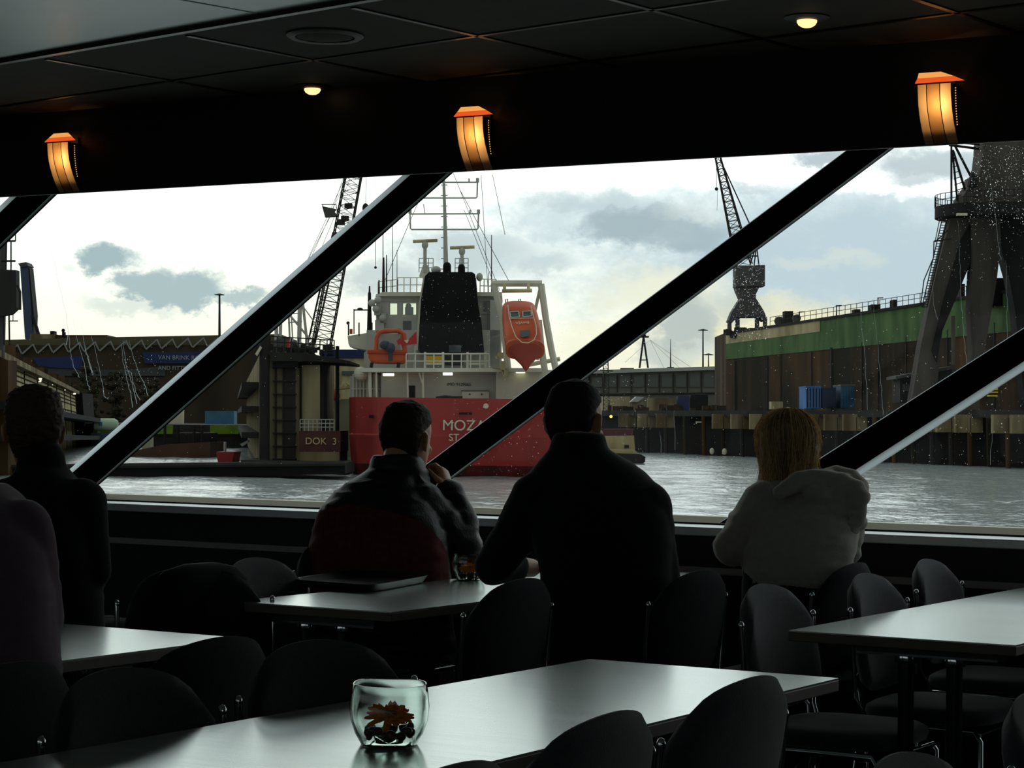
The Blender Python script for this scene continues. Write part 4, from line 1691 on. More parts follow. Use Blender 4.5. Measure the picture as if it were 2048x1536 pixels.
def lamp_post(x, ytop, ybot, D, lab, style='ring', r=.12):
    root = thing('lamp_post', lab, 'lamp post', at(x, ybot, D))
    MB().tube([at(x, ybot, D), at(x, ytop, D)], [r * 1.2, r * .8], 6).build('pole', O_dark, root)
    t = at(x, ytop, D)
    s = D / F
    if style == 'ring':
        MB().lathe([(9.5 * s, -.3 * s), (11 * s, .8 * s), (5 * s, 2.2 * s), (.5 * s, 3.2 * s)], t, 12).build('lamp_head', O_dark, root)
    else:
        MB().hexa([t + R0 * a * s + FH * b + UP * c * s for a, b, c in ((-1, -.2, -1), (10, -.2, -.3), (10, .2, -.3), (-1, .2, -1), (-1, -.2, .8), (10, -.2, 1.2), (10, .2, 1.2), (-1, .2, .8))]).build('lamp_head', O_dark, root)
    return root


# ------------------------------------------------ the red ship
DS = 122.
sp = thing('ship', 'red hulled cargo ship with white superstructure and black funnel, seen from astern', 'ship', R0 * ((945 - 1024) / F * DS) + FH * DS + UP * WATER)
xc = (946 - 1024) / F * DS
HW = 7.12
ztop_l = at(700, 804, DS).z


def hull_slice(z, dst, hw):
    """plan outline of the hull at height z; dst = how far the transom is set in"""
    pts = [(-hw, 90), (-hw, dst + 3.2), (-hw + .5, dst + 1.3), (-hw + 1.8, dst + .3), (-hw + 4, dst), (hw - 4, dst), (hw - 1.8, dst + .3), (hw - .5, dst + 1.3), (hw, dst + 3.2), (hw, 90)]
    return [R0 * (xc + a) + FH * (DS + b) + UP * z for a, b in pts]


def hull(levels, cap=True):
    b = MB()
    n = 10
    for z, d, w in levels:
        b.v += hull_slice(z, d, w)
    for i in range(len(levels) - 1):
        for k in range(n):
            p, q = i * n + k, i * n + (k + 1) % n
            b.f.append((p, q, q + n, p + n))
    b.f.append(tuple(range(n)))
    b.f.append(tuple((len(levels) - 1) * n + k for k in range(n)))
    return b


zw = WATER
zt = at(950, 797, DS).z
hull([(zw + .62, .8, 7.0), (zw + 2.2, .25, 7.1), (zt, 0, HW)]).build('hull', O_red, sp)
hull([(zw - 1.5, 3.2, 6.4), (zw + .0, 1.3, 6.9), (zw + .62, .8, 7.0)]).build('boot_topping', O_redd, sp)
b = MB()
for x0, y0, x1, y1 in ((700, 869, 800, 871),):
    b.tube([at(x0, y0, DS + .9), at(730, y0 + .4, DS + .1), at(x1, y1, DS - .02)], .07, 5)
b.build('rubbing_strake', O_red, sp)
text('name_lettering', 'MOZART', at(946, 852, DS - .01), 21 * DS / F, O_letter, sp, ext=.03, bold=.002)
text('port_lettering', 'ST. JOHN\'S', at(945, 876, DS + .08), 14 * DS / F, O_letter, sp, ext=.03, bold=.001)
b = MB().tube([at(972, 812, DS - .05), at(972, 812, DS + .3)], .15, 12).tube([at(688 + 145, 812, DS - .03), at(833, 812, DS + .3)], .1, 10)
b.build('stern_light', mat('stern_lamp_glass', lin(200, 190, 160), .3), sp)
b = MB().pbox(918, 825, 944, 829, DS - .03, .3)
b.build('fairlead', O_black, sp)
b = MB().pbox(738, 830, 746, 836, DS + .3, .3).pbox(776, 833, 782, 838, DS + .05, .3)
b.build('scuttle', O_black, sp)
# poop house
DP = DS + 3.0
MB().pbox(762, 742, 1100, 800, DP, 14).build('poop_house', O_wgrey, sp)
MB().pbox(992, 740, 1108, 799, DP - .8, .8).build('side_bulkhead', O_white, sp)
MB().pbox(722, 736, 1085, 744, DP - 1.6, 16).build('poop_deck', O_white, sp)
text('number_lettering', 'IMO 9129065', at(918, 769, DP - .02), 6 * DP / F, O_black, sp, ext=.02)
b = MB()
for x in (741, 752, 815, 846, 738):
    b.tube([at(x, 744, DP - 1.2), at(x + 1, 803, DP - 1.2)], .06, 5)
b.tube([at(838, 745, DP - 1.2), at(846, 770, DP - 1.2), at(846, 803, DP - 1.2)], .06, 5)
b.build('stanchions', O_white, sp)
MB().pbox(816, 771, 830, 799, DP - .05, .05).build('doorway', O_black, sp)
for x0, x1, y in ((766, 788, 749), (886, 905, 747.5), (1032, 1050, 743)):
    lt = MB().tube([at(x0, y, DP - 1.0), at(x1, y, DP - 1.0)], .085, 8).build('fluorescent_lamp', O_tube, sp)
    hs_ = MB().pbox(x0 - 1, y - 4, x1 + 1, y - 2.2, DP - 1.1, .25).build('lamp_housing', O_wgrey, sp)
b = MB().pbox(924, 782, 978, 797, DP - .3, .3)
b.build('locker', O_white, sp)
MB().pbox(922, 781, 979, 782.5, DP - .34, .05).pbox(938, 787, 941, 790, DP - .33, .05).pbox(962, 787, 965, 790, DP - .33, .05).build('locker_detail', O_black, sp)
MB().tube([at(872, 797, DP - 1), at(890, 794, DP - 1), at(905, 796, DP - 1), at(925, 796, DP - 1)], .12, 6).build('mooring_rope', O_dark, sp)
# ship's side structure on the left, seen past the corner
MB().pbox(700, 752, 762, 804, DP + 1, 6).build('side_house', O_wgrey, sp)
b = MB()
for x in range(706, 762, 7):
    b.tube([at(x, 748, DP + .8), at(x, 803, DP + .8)], .05, 4)
b.tube([at(704, 778, DP + .8), at(760, 778, DP + .8)], .04, 4)
b.build('bulwark_rails', O_white, sp)
MB().ball(at(722, 748, DP + .4), (.42, .42, .42), n=12).build('satellite_dome', O_white, sp)
# boat deck rail with equipment behind
b = MB()
rail(b, ((812, 737), (978, 737)), DP - 1.5, DP - 1.5, .82, 9, .045, 2)
b.build('boat_deck_rail', O_white, sp)
b = MB()
for x0, x1 in ((850, 886), (935, 971)):
    b.tube([at(x0, 737, DP - 1.3), at(x0, 704, DP - 1.3)], .07, 5).tube([at(x1, 737, DP - 1.3), at(x1, 704, DP - 1.3)], .07, 5)
    b.tube([at(x0, 728, DP - 1.3), at(x1, 728, DP - 1.3)], .06, 5).tube([at(x0, 708, DP - 1.3), at(x1, 708, DP - 1.3)], .06, 5)
b.build('raft_frame', O_white, sp)
MB().pbox(852, 712, 884, 726, DP - .6, 1).build('yellow_locker', O_yellow, sp)
MB().pbox(890, 708, 926, 730, DP - .5, 1).build('deck_machinery', O_dark, sp)
# lower house block and upper house
DH = DP + 3.5
MB().pbox(733, 660, 1000, 740, DH, 9).build('lower_house', O_wgrey, sp)
MB().pprism([(695, 672), (745, 664), (748, 694), (742, 700), (697, 688)], DH + 1, 4).build('bridge_wing', O_white, sp)
MB().pprism([(697, 688), (742, 694), (740, 704), (728, 706), (728, 740), (733, 740), (733, 700), (700, 694)], DH + .5, 3).build('wing_bracket', O_white, sp)
b = MB()
b.tube([at(708, 668, DH + 1), at(708, 618, DH + 1)], .04, 4).tube([at(708, 620, DH + 1), at(736, 620, DH + 1)], .04, 4)
for x in (697, 718, 744):
    b.tube([at(x, 671, DH + 1), at(x, 645, DH + 1)], .05, 4)
b.ball(at(696, 646, DH + 1), .1)
b.ball(at(720, 618, DH + 1), (.2, .1, .08))
b.build('wing_fittings', O_dark, sp)
MB().pbox(699, 658, 705, 668, DH + .9, .1).build('lifebuoy_rack', O_orange, sp)
# bridge: pale box with see-through windows
M_seeth = panemat('bridge_window', .12, (.86, .93, .82, 1))
br = MB()
W_ = [(780, 608, 794, 630), (806, 606, 832, 626), (838, 608, 842, 626), (965, 603, 974, 620)]
yt, yb_ = 588, 664
xs = [752, 776, 780, 794, 806, 832, 838, 846, 965, 976, 1000]
br.pbox(752, 588, 1000, 604, DH + .6, .25).pbox(752, 629, 1000, 664, DH + .6, .25)
for x0, x1 in ((752, 780), (794, 806), (832, 1000)):
    br.pbox(x0, 603, x1, 630, DH + .6, .25)
br.pbox(752, 588, 762, 664, DH + .85, 7).pbox(990, 588, 1000, 664, DH + .85, 7)
br.pbox(752, 636, 1000, 664, DH + 7, .2)
br.build('bridge_house', O_wgrey, sp)
for x0, x1 in ((780, 794), (806, 832)):
    MB().pbox(x0 + .5, 604.5, x1 - .5, 628.5, DH + .7, .04).build('bridge_window', M_seeth, sp)
MB().pbox(810, 614, 826, 629, DH + 3, .6).ball(at(817, 612, DH + 3), .18).build('bridge_console', O_dark, sp)
MB().pbox(967, 604, 974, 622, DH + .55, .1).pbox(806, 642, 822, 664, DH + .55, .08).build('dark_window', O_glass, sp)
MB().pprism([(750, 592), (764, 584), (1004, 584), (1004, 592)], DH + .2, 8).build('bridge_roof', O_white, sp)
b = MB()
rail(b, ((795, 584), (846, 584)), DH + 1, DH + 1, .85, 4, .035, 2)
rail(b, ((756, 588), (795, 584)), DH + 5, DH + 1, .75, 3, .035, 2)
rail(b, ((960, 585), (992, 586)), DH + 1, DH + 1, .8, 4, .035, 2)
b.build('roof_rail', O_white, sp)
b = MB()
for x, y0, y1, r in ((767, 585, 515, .10), (773, 585, 510, .05), (766, 585, 385, .03), (785, 585, 440, .03), (794, 585, 500, .025), (758, 590, 560, .06), (739, 660, 585, .16), (739, 590, 572, .07), (983, 590, 470, .04), (977, 590, 545, .03)):
    b.tube([at(x, y0, DH + 1.5), at(x, y1, DH + 1.5)], [r, r * .6], 5)
b.build('aerials', O_dark, sp)
b = MB()
for x, y, w in ((748, 610, 14), (750, 640, 18), (760, 626, 12)):
    b.pbox(x, y, x + w, y + 20, DH + .2, .6)
for x, y in ((744, 606), (752, 618), (756, 600), (766, 636)):
    b.ball(at(x, y, DH), .22)
b.build('searchlights', O_wgrey, sp)
# funnel
f0 = [(840, 705), (968, 703), (962, 640), (956, 610), (950, 548), (944, 544), (858, 544), (850, 552), (843, 600), (838, 690)]
MB().pprism(f0, DH - 1.6, 4.2).build('funnel', O_black, sp)
MB().pprism([(836, 700), (842, 600), (850, 552), (846, 556), (838, 606), (832, 700)], DH - 1.4, 3.8).build('funnel_casing', O_white, sp)
b = MB()
for x, y, r in ((894, 528, .24), (923, 531, .21)):
    b.tube([at(x, 546, DH), at(x, y + 4, DH)], r, 12)
    b.ball(at(x, y + 4, DH), r, n=12)
b.build('exhaust_pipes', O_black, sp, smooth=True)
MB().ball(at(872, 540, DH + .6), (.3, .3, .24)).ball(at(959, 554, DH), (.2, .2, .25)).build('vent_cowl', O_wgrey, sp)
MB().pbox(898, 690, 922, 704, DH - 1.65, .08).build('faded_patch', mat('faded_blue_grey', lin(80, 98, 98), .8, var=.5, vscale=2), sp)
# mast with cross arms and radar scanners
DM = DH + 5
b = MB().tube([at(892, 545, DM), at(890, 440, DM), at(886, 310, DM)], [.16, .11, .07], 8)
for y in range(370, 540, 21):
    b.tube([at(882, y, DM), at(895, y, DM)], .03, 4)
b.build('mast', O_wgrey, sp)
b = MB()
for y, y2, xl in ((365, 396, 955), (428, 459, 957)):
    xr = 2 * 888.5 - xl
    b.tube([at(xr, y, DM), at(xl, y - .5, DM)], .05, 5)
    b.tube([at(xr, y, DM), at(xr + 1, y2 - 2, DM), at(xr + 3, y2, DM), at(xl - 3, y2, DM), at(xl - 1, y2 - 2, DM), at(xl, y, DM)], .05, 5)
    b.tube([at(xl, y, DM), at(xl, y - 9, DM)], .10, 6).tube([at(xr, y, DM), at(xr, y - 9, DM)], .10, 6)
    b.tube([at(xl - 17, y, DM), at(xl - 17, y - 8, DM)], .05, 5).tube([at(xr + 30, y, DM), at(xr + 27, y - 20, DM)], .03, 4)
b.build('yard_arms', O_wgrey, sp)
for x, y, yb in ((850, 482, 545), (924, 495, 545)):
    b = MB().tube([at(x - 24, y + 1, DM - 1), at(x + 25, y - 1, DM - 1)], .11, 6)
    b.build('radar_scanner', O_beige, sp)
    MB().tube([at(x, y, DM - 1), at(x, yb, DM - 1)], .11, 8).ball(at(x, y + 8, DM - 1), (.2, .2, .26)).build('radar_post', O_wgrey, sp)
b = MB()
for x0, x1 in ((834, 868), (906, 938)):
    rail(b, ((x0 + 4, 545), (x1 - 2, 545)), DM - 1, DM - 1, .86, 3, .03, 3)
b.build('radar_platform_rail', O_wgrey, sp)
MB().pprism([(838, 552), (846, 530), (856, 530), (862, 552)], DM - 1, 2).build('radar_plinth', O_white, sp)
b = MB()
for p, q in (((900, 330), (1000, 583)), ((920, 380), (1022, 570)), ((962, 350), (976, 585)), ((928, 420), (985, 560)), ((838, 400), (770, 560)), ((985, 350), (1010, 470))):
    b.tube([at(*p, DM), at(*q, DM)], .02, 3)
b.build('rigging_wires', O_dark, sp)
# stern davit frame for the lifeboat
DL = DS + 1.5
b = MB()
for pts in ([(987, 568), (1006, 640), (1012, 700), (1016, 738)], [(1082, 568), (1092, 640), (1103, 700), (1114, 750)], [(1077, 640), (1082, 690), (1090, 745), (1098, 770)]):
    b.tube([at(x, y, DL + 1.) for x, y in pts], .19, 6)
b.tube([at(982, 567, DL + 1), at(1084, 567, DL + 1)], .2, 6)
b.tube([at(1080, 578, DL + 1), at(1066, 640, DL + 2), at(1076, 720, DL + 2)], .10, 6)
b.tube([at(1055, 730, DL + 2), at(1120, 718, DL + 2)], .14, 6)
b.build('davit_frame', O_white, sp)
b = MB().tube([at(1004, 582, DL), at(1064, 581, DL)], .12, 6)
for x in (1009, 1057):
    b.tube([at(x, 568, DL + .5), at(x, 583, DL)], .09, 6)
b.build('lifting_beam', O_beige, sp)
MB().pbox(980, 600, 1003, 740, DH, 3).build('davit_tower', O_wgrey, sp)
b = MB()
for x, y, w, h in ((995, 705, 12, 12), (1001, 722, 10, 18), (1008, 740, 9, 14), (990, 712, 7, 6)):
    b.pbox(x, y, x + w, y + h, DP - 2, .5)
b.tube([at(985, 735, DP - 1.8), at(1003, 738, DP - 1.8), at(1008, 752, DP - 1.8)], .06, 5)
b.build('winch', O_beige, sp)

# ------------------------------------------------ free fall lifeboat, nose down, hanging in the frame
DV = DL
DL = DS - .3
lb = thing('lifeboat', 'orange enclosed lifeboat hanging nose down in the stern frame', 'boat', at(1050, 738, DL))
top_ = at(1037, 613, DL + 1.3)
nose = at(1051, 704, DL - .9)
ax = (nose - top_).normalized()
sdv = R0
dv = ax.cross(sdv).normalized()
if dv.dot(FH) < 0:
    dv = -dv
Lb = (nose - top_).length
rings = []
for t, w, d in ((0, .70, .55), (.05, .92, .75), (.25, 1.0, .9), (.55, 1.06, .95), (.75, 1.05, .88), (.86, 1.0, .75), (.90, .98, .70)):
    rings.append((top_ + ax * Lb * t + dv * .1, sdv * w, dv * d))
MB().loft(rings, 28, 3.2).build('hull', O_orange, lb, smooth=True)
rings = [(top_ + ax * Lb * .885 + dv * .1, sdv * 1.04, dv * .8), (top_ + ax * Lb * .905 + dv * .1, sdv * 1.08, dv * .84), (top_ + ax * Lb * .93 + dv * .1, sdv * 1.08, dv * .84), (top_ + ax * Lb * .945 + dv * .1, sdv * 1.0, dv * .75)]
MB().loft(rings, 28, 3).build('fender', O_orange, lb, smooth=True)
kt = at(1052, 742, DL - .9)
k0 = top_ + ax * Lb * .935 + dv * .1
rings = [(k0, sdv * .98, dv * .7), (k0.lerp(kt, .3), sdv * .66, dv * .46), (k0.lerp(kt, .65), sdv * .30, dv * .22), (k0.lerp(kt, .9), sdv * .12, dv * .12), (kt, sdv * .03, dv * .04)]
MB().loft(rings, 24, 2.2).build('keel_bow', mat('dark_orange_red', lin(150, 52, 32), .6), lb, smooth=True)


def onboat(x, y, lift=.02):
    """point on the boat's outer face, measured straight ahead"""
    p0 = at(x, y, DL)
    # plane of the face nearest to us
    c = top_ + ax * Lb * .5 + dv * (.1 - .95 - lift)
    r = ray(x, y)
    t = (c - CAM).dot(dv) / r.dot(dv)
    return CAM + r * t


for q in ([(1020, 624), (1037, 623), (1039, 634), (1021, 635)], [(1045, 623), (1062, 622), (1063, 632), (1046, 634)]):
    MB().prism([onboat(*p, .03) for p in q], dv * .06).build('window', O_glass, lb)
    g_ = [onboat(*p, .05) for p in q]
    fb = MB()
    for i in range(4):
        fb.tube([g_[i], g_[(i + 1) % 4]], .035, 5)
    fb.build('window_frame', O_wgrey, lb)
MB().prism([onboat(*p, .03) for p in ((1040, 661), (1060, 660), (1058, 672), (1043, 674))], dv * .06).build('hatch', O_glass, lb)
b = MB()
arc = [(1016, 610), (1018, 632), (1024, 654), (1032, 674), (1044, 685), (1056, 686), (1068, 680), (1073, 668), (1072, 650), (1066, 630), (1062, 612)]
b.tube([onboat(x, y, .05) for x, y in arc], .025, 5)
b.tube([onboat(1018, 637, .05), onboat(1066, 636, .05)], .02, 5)
b.build('grab_line', O_letter, lb)
text('call_sign', 'V2AW8', onboat(1045, 646, .04), 5.6 * DL / F, O_letter, lb, ex=(onboat(1060, 645.4) - onboat(1030, 646.6)), ey=-ax, ext=.02, bold=.002)
b = MB()
for x in (1013, 1039):
    b.tube([at(x - 2, 611, DL + 2), at(x - 2, 599, DL + 2), at(x + 2, 598, DL + 2), at(x + 2, 611, DL + 2)], .035, 5)
b.tube([at(1014, 606, DL + 2), at(1060, 606, DL + 2)], .03, 5)
b.build('top_rail', O_wgrey, lb)
MB().pprism([(1009, 622), (1013, 618), (1014, 632), (1009, 634)], DL + 1, .1).build('side_window', O_glass, lb)

# rescue boat on the port side
rb_ = thing('rescue_boat', 'small orange rescue boat with a blue outboard beside the funnel', 'boat', at(774, 728, DP - 1))
D_ = DP - 1
MB().pprism([(736, 698), (812, 700), (813, 716), (806, 727), (742, 726), (736, 714)], D_, 2.2).build('hull', O_orange, rb_, bevel=.15)
b = MB().tube([at(735, 703, D_), at(814, 705, D_)], .14, 8)
b.build('fender', mat('dark_orange', lin(176, 66, 30), .6), rb_)
hoop = MB().tube([at(752, 700, D_), at(753, 676, D_), at(758, 665, D_), at(770, 661, D_), at(798, 662, D_), at(808, 668, D_), at(810, 702, D_)], .13, 8)
hoop.tube([at(752, 700, D_ + 1.4), at(753, 676, D_ + 1.4), at(758, 665, D_ + 1.4), at(798, 662, D_ + 1.4), at(810, 702, D_ + 1.4)], .11, 8)
for x, y in ((757, 665), (798, 662)):
    hoop.tube([at(x, y, D_), at(x, y, D_ + 1.4)], .15, 8)
hoop.build('cabin_hoop', O_orange, rb_, smooth=True)
MB().pbox(756, 668, 800, 700, D_ + .6, .5).build('cabin_screen', O_wgrey, rb_)
b = MB().ball(at(770, 690, D_ - .2), (.32, .3, .26)).ball(at(781, 696, D_ - .3), (.26, .26, .3)).tube([at(781, 700, D_ - .3), at(781, 722, D_ - .3)], .12, 8)
b.build('outboard_engine', mat('outboard_blue', lin(44, 52, 66), .5), rb_)
b = MB()
for x in (744, 798):
    b.tube([at(x, 725, D_), at(x - 2, 735.5, D_)], .1, 5)
b.build('cradle', O_dark, rb_)
fl = thing('ensign_flag', 'red flag drooping from a pole beside the orange rescue boat', 'flag', at(828, 737, DP - 1.4))
MB().tube([at(828, 735, DP - 1.4), at(832, 660, DP - 1.4)], .05, 5).build('pole', O_wgrey, fl)
MB().pprism([(793, 682), (800, 676), (806, 682), (816, 680), (833, 662), (834, 688), (814, 690), (804, 688), (796, 690)], DP - 1.5, .06).build('cloth', mat('flag_red', lin(176, 40, 40), .8), fl)
MB().pprism([(808, 681), (818, 679), (814, 687)], DP - 1.56, .04).build('emblem', O_letter, fl)

# ------------------------------------------------ floating dock 3: right wing and its pontoon
dk = thing('floating_dock', 'tall rusty dock wing wall with stairs marked DOK 3 beside the ship', 'dock', at(590, 935, 126))
D3 = 126.
MB().pprism([(518, 706), (556, 704), (640, 716), (640, 930), (518, 930)], D3, 10).build('wing_wall', O_conc, dk)
# inner face running away from us
A, B = at(518, 712, D3 + .1), at(493, 762, 250)
A2, B2 = at(518, 930, D3 + .1), at(493, 888, 250)
MB().prism([A, B, B2, A2], R0 * 3).build('inner_face', O_conc, dk)
b = MB()
for t, y0 in ((.24, 0), (.46, 0), (.70, 0)):
    p, q = A.lerp(A2, t), B.lerp(B2, t)
    b.prism([p - R0 * 1.0, q - R0 * 1.0, q, p], UP * -.35)
b.build('walkway', O_dark, dk)
MB().tube([at(529, 932, D3 - .6), at(529, 668, D3 - .6)], .30, 12).build('fender_pile', O_dark, dk)
MB().tube([at(527, 668, D3 - .6), at(527, 655, D3 - .6)], .16, 8).build('pile_head', O_dark, dk)
b = MB()
for x in (551, 566):
    b.pbox(x - 1.5, 715, x + 1.5, 928, D3 - .3, .3)
for y in range(735, 930, 26):
    b.pbox(545, y, 592, y + 2, D3 - .35, .35)
b.pbox(568, 735, 590, 928, D3 - .25, .2)
b.build('stair_tower', O_dark, dk)
MB().pprism([(536, 704), (612, 706), (700, 722), (700, 727), (612, 722), (545, 730)], D3 - .8, 8).build('top_platform', O_dark, dk)
MB().pbox(545, 722, 596, 735, D3 - .8, 5).build('platform_beam', O_black, dk)
b = MB()
rail(b, ((540, 704), (668, 712)), D3 - .6, D3 - .6, .9, 9, .04, 3)
b.build('platform_rail', O_dark, dk)
b = MB()
for k in range(46):
    x = random.uniform(536, 668)
    y = random.uniform(692, 716)
    s_ = random.uniform(.08, .30)
    b.box(at(x, y, D3 + random.uniform(0, 3)), (s_, s_, s_ * random.uniform(.6, 2)))
b.build('deck_clutter', O_dark, dk)
MB().pbox(573, 680, 579, 696, D3, .4).build('red_cabinet', mat('signal_red', lin(190, 56, 46), .6), dk)
b = MB()
for x, w in ((599, 4), (647, 6), (671, 6)):
    b.pbox(x, 692 if x > 660 else 720, x + w, 870, D3 - .2, .6)
b.pbox(598, 725, 672, 730, D3 - .2, .5).pbox(598, 714, 648, 718, D3 - .4, .4)
b.build('gantry_posts', O_black, dk)
b = MB().pbox(610, 742, 645, 746, D3 + 1, .4).pbox(612, 772, 640, 776, D3 + 1, .4).pbox(630, 772, 640, 836, D3 + 1, .6)
b.build('blue_frame', mat('dull_blue', lin(52, 72, 86), .7), dk)
MB().pbox(614, 781, 620, 804, D3 + .4, .3).build('red_lamp_box', mat('pale_red', lin(210, 110, 90), .6), dk)
b = MB()
rail(b, ((600, 862), (668, 862)), D3 - .5, D3 - .5, .65, 8, .03, 3)
b.build('landing_rail', O_wgrey, dk)
MB().pbox(598, 862, 681, 904, D3 - .6, 6).build('name_board', mat('rust_red_board', lin(84, 48, 40), .8, var=.4, vscale=1), dk)
text('dock_lettering', 'DOK  3', at(642, 883, D3 - .64), 13.5 * D3 / F, mat('faded_cream', lin(200, 178, 120), .7), dk, ext=.03, bold=.002)
MB().pbox(600, 904, 679, 932, D3 - .8, 6).build('end_fender', O_conc, dk)
MB().pprism([(482, 920), (690, 925), (690, 948), (482, 952)], D3 - 3, 16).build('pontoon_end', O_dark, dk)
b = MB()
for x, y in ((489, 792), (496, 762), (500, 748)):
    b.pbox(x, y, x + 5, y + 2, 200, .5)
b.build('wall_lamps', O_beige, dk)
MB().pprism([(510, 708), (520, 692), (524, 695), (514, 712)], D3 - 1, .3).build('white_board', O_letter, dk)

# left wing wall of the same basin
lw = thing('dock_wall', 'pale stained dock wall behind the head of the man at the far left', 'dock', at(60, 935, 150))
A, B = at(-30, 702, 108), at(150, 786, 240)
A2, B2 = at(-30, 950, 108), at(158, 915, 240)
MB().prism([A, B, B2, A2], -R0 * 4).build('wall_face', O_beige, lw)
MB().prism([B - R0 * .01 + UP * 0, B + R0 * .8, B2 + R0 * .8, B2], FH * 6).build('end_wall', O_black, lw)
b = MB()
for t, o_, m in ((.40, 1.2, 1), (.66, 1.2, 1)):
    p, q = A.lerp(A2, t), B.lerp(B2, t)
    b.prism([p + R0 * o_, q + R0 * (o_ + 1.8), q, p], UP * -.4)
b.build('walkway', O_black, lw)
b = MB().prism([A + R0 * .5 + UP * .2, B + R0 * .5 + UP * .2, B - R0 * 1 + UP * .2, A - R0 * 1 + UP * .2], UP * -.35)
b.build('top_ledge', O_conc, lw)
b = MB()
for i in range(26):
    p = A.lerp(B, i / 25) + UP * .2 - R0 * .5
    b.box(p + UP * random.uniform(.2, .6), (random.uniform(.2, .7), random.uniform(.3, .8), random.uniform(.4, 1.4)))
b.build('top_clutter', O_rust, lw)
b = MB()
for t in (.05, .10, .15, .20, .30):
    b.tube([A.lerp(A2, t) + R0 * .06, B.lerp(B2, t) + R0 * .06], .05, 4)
for i in range(8):
    p, q = A.lerp(B, i / 8), A2.lerp(B2, i / 8)
    b.tube([p + R0 * .06, q + R0 * .06], .06, 4)
b.build('pipe_runs', O_rust, lw)
for x, y in ((79, 760), (102, 768), (128, 777), (149, 785)):
    d = 160 + (x - 79) * 1.0
    MB().pprism([(x - 1, y - 4), (x + 3, y - 4), (x + 1, y + 4), (x - 3, y + 4)], d, .4).build('floodlight', emit('floodlight_glow', (1, .95, .75, 1), .95), lw)
MB().pbox(-8, 720, 16, 950, 112, 2).build('end_column', O_rust, lw)
# pontoon across the mouth
po = thing('pontoon', 'long low dark pontoon lying across the water at the left', 'pontoon', at(350, 950, 112))
MB().pprism([(-60, 934), (690, 926), (690, 948), (-60, 961)], 113, 7).build('body', O_black, po)
b = MB().tube([at(-60, 935, 112.8), at(690, 927, 112.8)], .12, 5)
b.build('fender_rail', O_dark, po)

# ------------------------------------------------ things inside the basin and behind it
w_ = waterD
sb = thing('barge', 'rust brown barge lying inside the dock basin at the left', 'barge', at(320, 925, 170))
MB().pprism([(205, 930), (250, 905), (330, 889), (420, 884), (420, 930)], 170, 9).build('hull', mat('barge_brown', lin(84, 56, 42), .8, var=.4, vscale=.4), sb)
MB().pbox(345, 866, 418, 888, 172, 5).build('deckhouse', O_dark, sb)
b = MB()
for x in (330, 356, 388, 404):
    b.tube([at(x, 888, 171), at(x, 850, 171)], .12, 5)
b.build('posts', O_dark, sb)
rbt = thing('red_dinghy', 'small red boat with tapered stern inside the dock basin', 'boat', at(450, 931, 150))
MB().pprism([(432, 904), (468, 904), (463, 931), (437, 931)], 150, 4).build('hull', mat('boat_red', lin(150, 40, 38), .7), rbt)
MB().tube([at(450, 904, 151), at(450, 884, 151)], .1, 5).build('mast', O_wgrey, rbt)
MB().pprism([(480, 888), (496, 880), (498, 884), (484, 893)], 151, .5).build('folded_tarpaulin', O_wgrey, rbt)
tk = thing('storage_tank', 'pale green horizontal tank on legs behind the dock basin', 'tank', at(212, 849, 240))
tkb = MB()
tkb.tube([at(187, 849, 230), at(190, 849, 230), at(228, 849, 230), at(236, 849, 230)], [.45, .66, .66, .4], 14)
tkb.build('vessel', mat('pale_green', lin(168, 190, 160), .6), tk, smooth=True)
b = MB()
for x in (196, 222):
    b.tube([at(x, 855, 230), at(x, 874, 230)], .09, 5)
b.tube([at(196, 856, 230), at(203, 874, 230)], .06, 4)
b.build('leg', O_wgrey, tk)
MB().pbox(199, 844, 204, 851, 229.2, .3).build('emblem', O_blue, tk)
MB().pbox(182, 866, 236, 890, 229, 3).build('plinth', mat('dull_blue_steel', lin(60, 78, 96), .8), tk)
si = thing('silo', 'cream silo with a red band beyond the dock basin', 'silo', at(352, 846, 280))
c_ = at(352, 845, 281)
c_.z = .65
MB().lathe([(.05, 0), (1.02, 0), (1.02, 3.3), (.8, 3.5), (.05, 3.6)], c_, 20).build('shell', mat('silo_cream', lin(186, 178, 146), .7), si, smooth=True)
MB().lathe([(1.03, 2.75), (1.03, 2.95), (.5, 2.95), (.5, 2.75)], c_, 20).build('band', O_orange, si)
ct = MB().pbox(410, 822, 468, 848.2, 262, 3)
tag(ct.build('container', mat('teal_blue', lin(66, 112, 138), .8, var=.2, vscale=1)), 'teal blue container behind the dock basin at the left', 'container')
cb = MB().pbox(284, 868, 300, 898, 200, 2)
tag(cb.build('cabinet', mat('cream_cabinet', lin(150, 146, 120), .8)), 'small cream cabinet beside the rusty barge in the basin', 'cabinet')
_g = [R0 * a + FH * d + UP * .65 for a, d in ((-75, 233), (-18, 233), (-10, 420), (-130, 420))]
struct(MB().prism(_g, UP * -3.2).build('ground_quay', O_dark))
_g = [R0 * a + FH * d + UP * 2.9 for a, d in ((6, 262), (32, 246), (70, 420), (-6, 420))]
struct(MB().prism(_g, UP * -1.2).build('ground_yard', O_dark))
vg = MB()
for x0, x1 in ((186, 345), (420, 478)):
    vg.pbox(x0, 850, x1, 868, 232.2, .5)
tag(vg.build('grass_verge', O_grass), 'strips of green grass along the quay behind the dock basin', 'grass', kind='stuff')


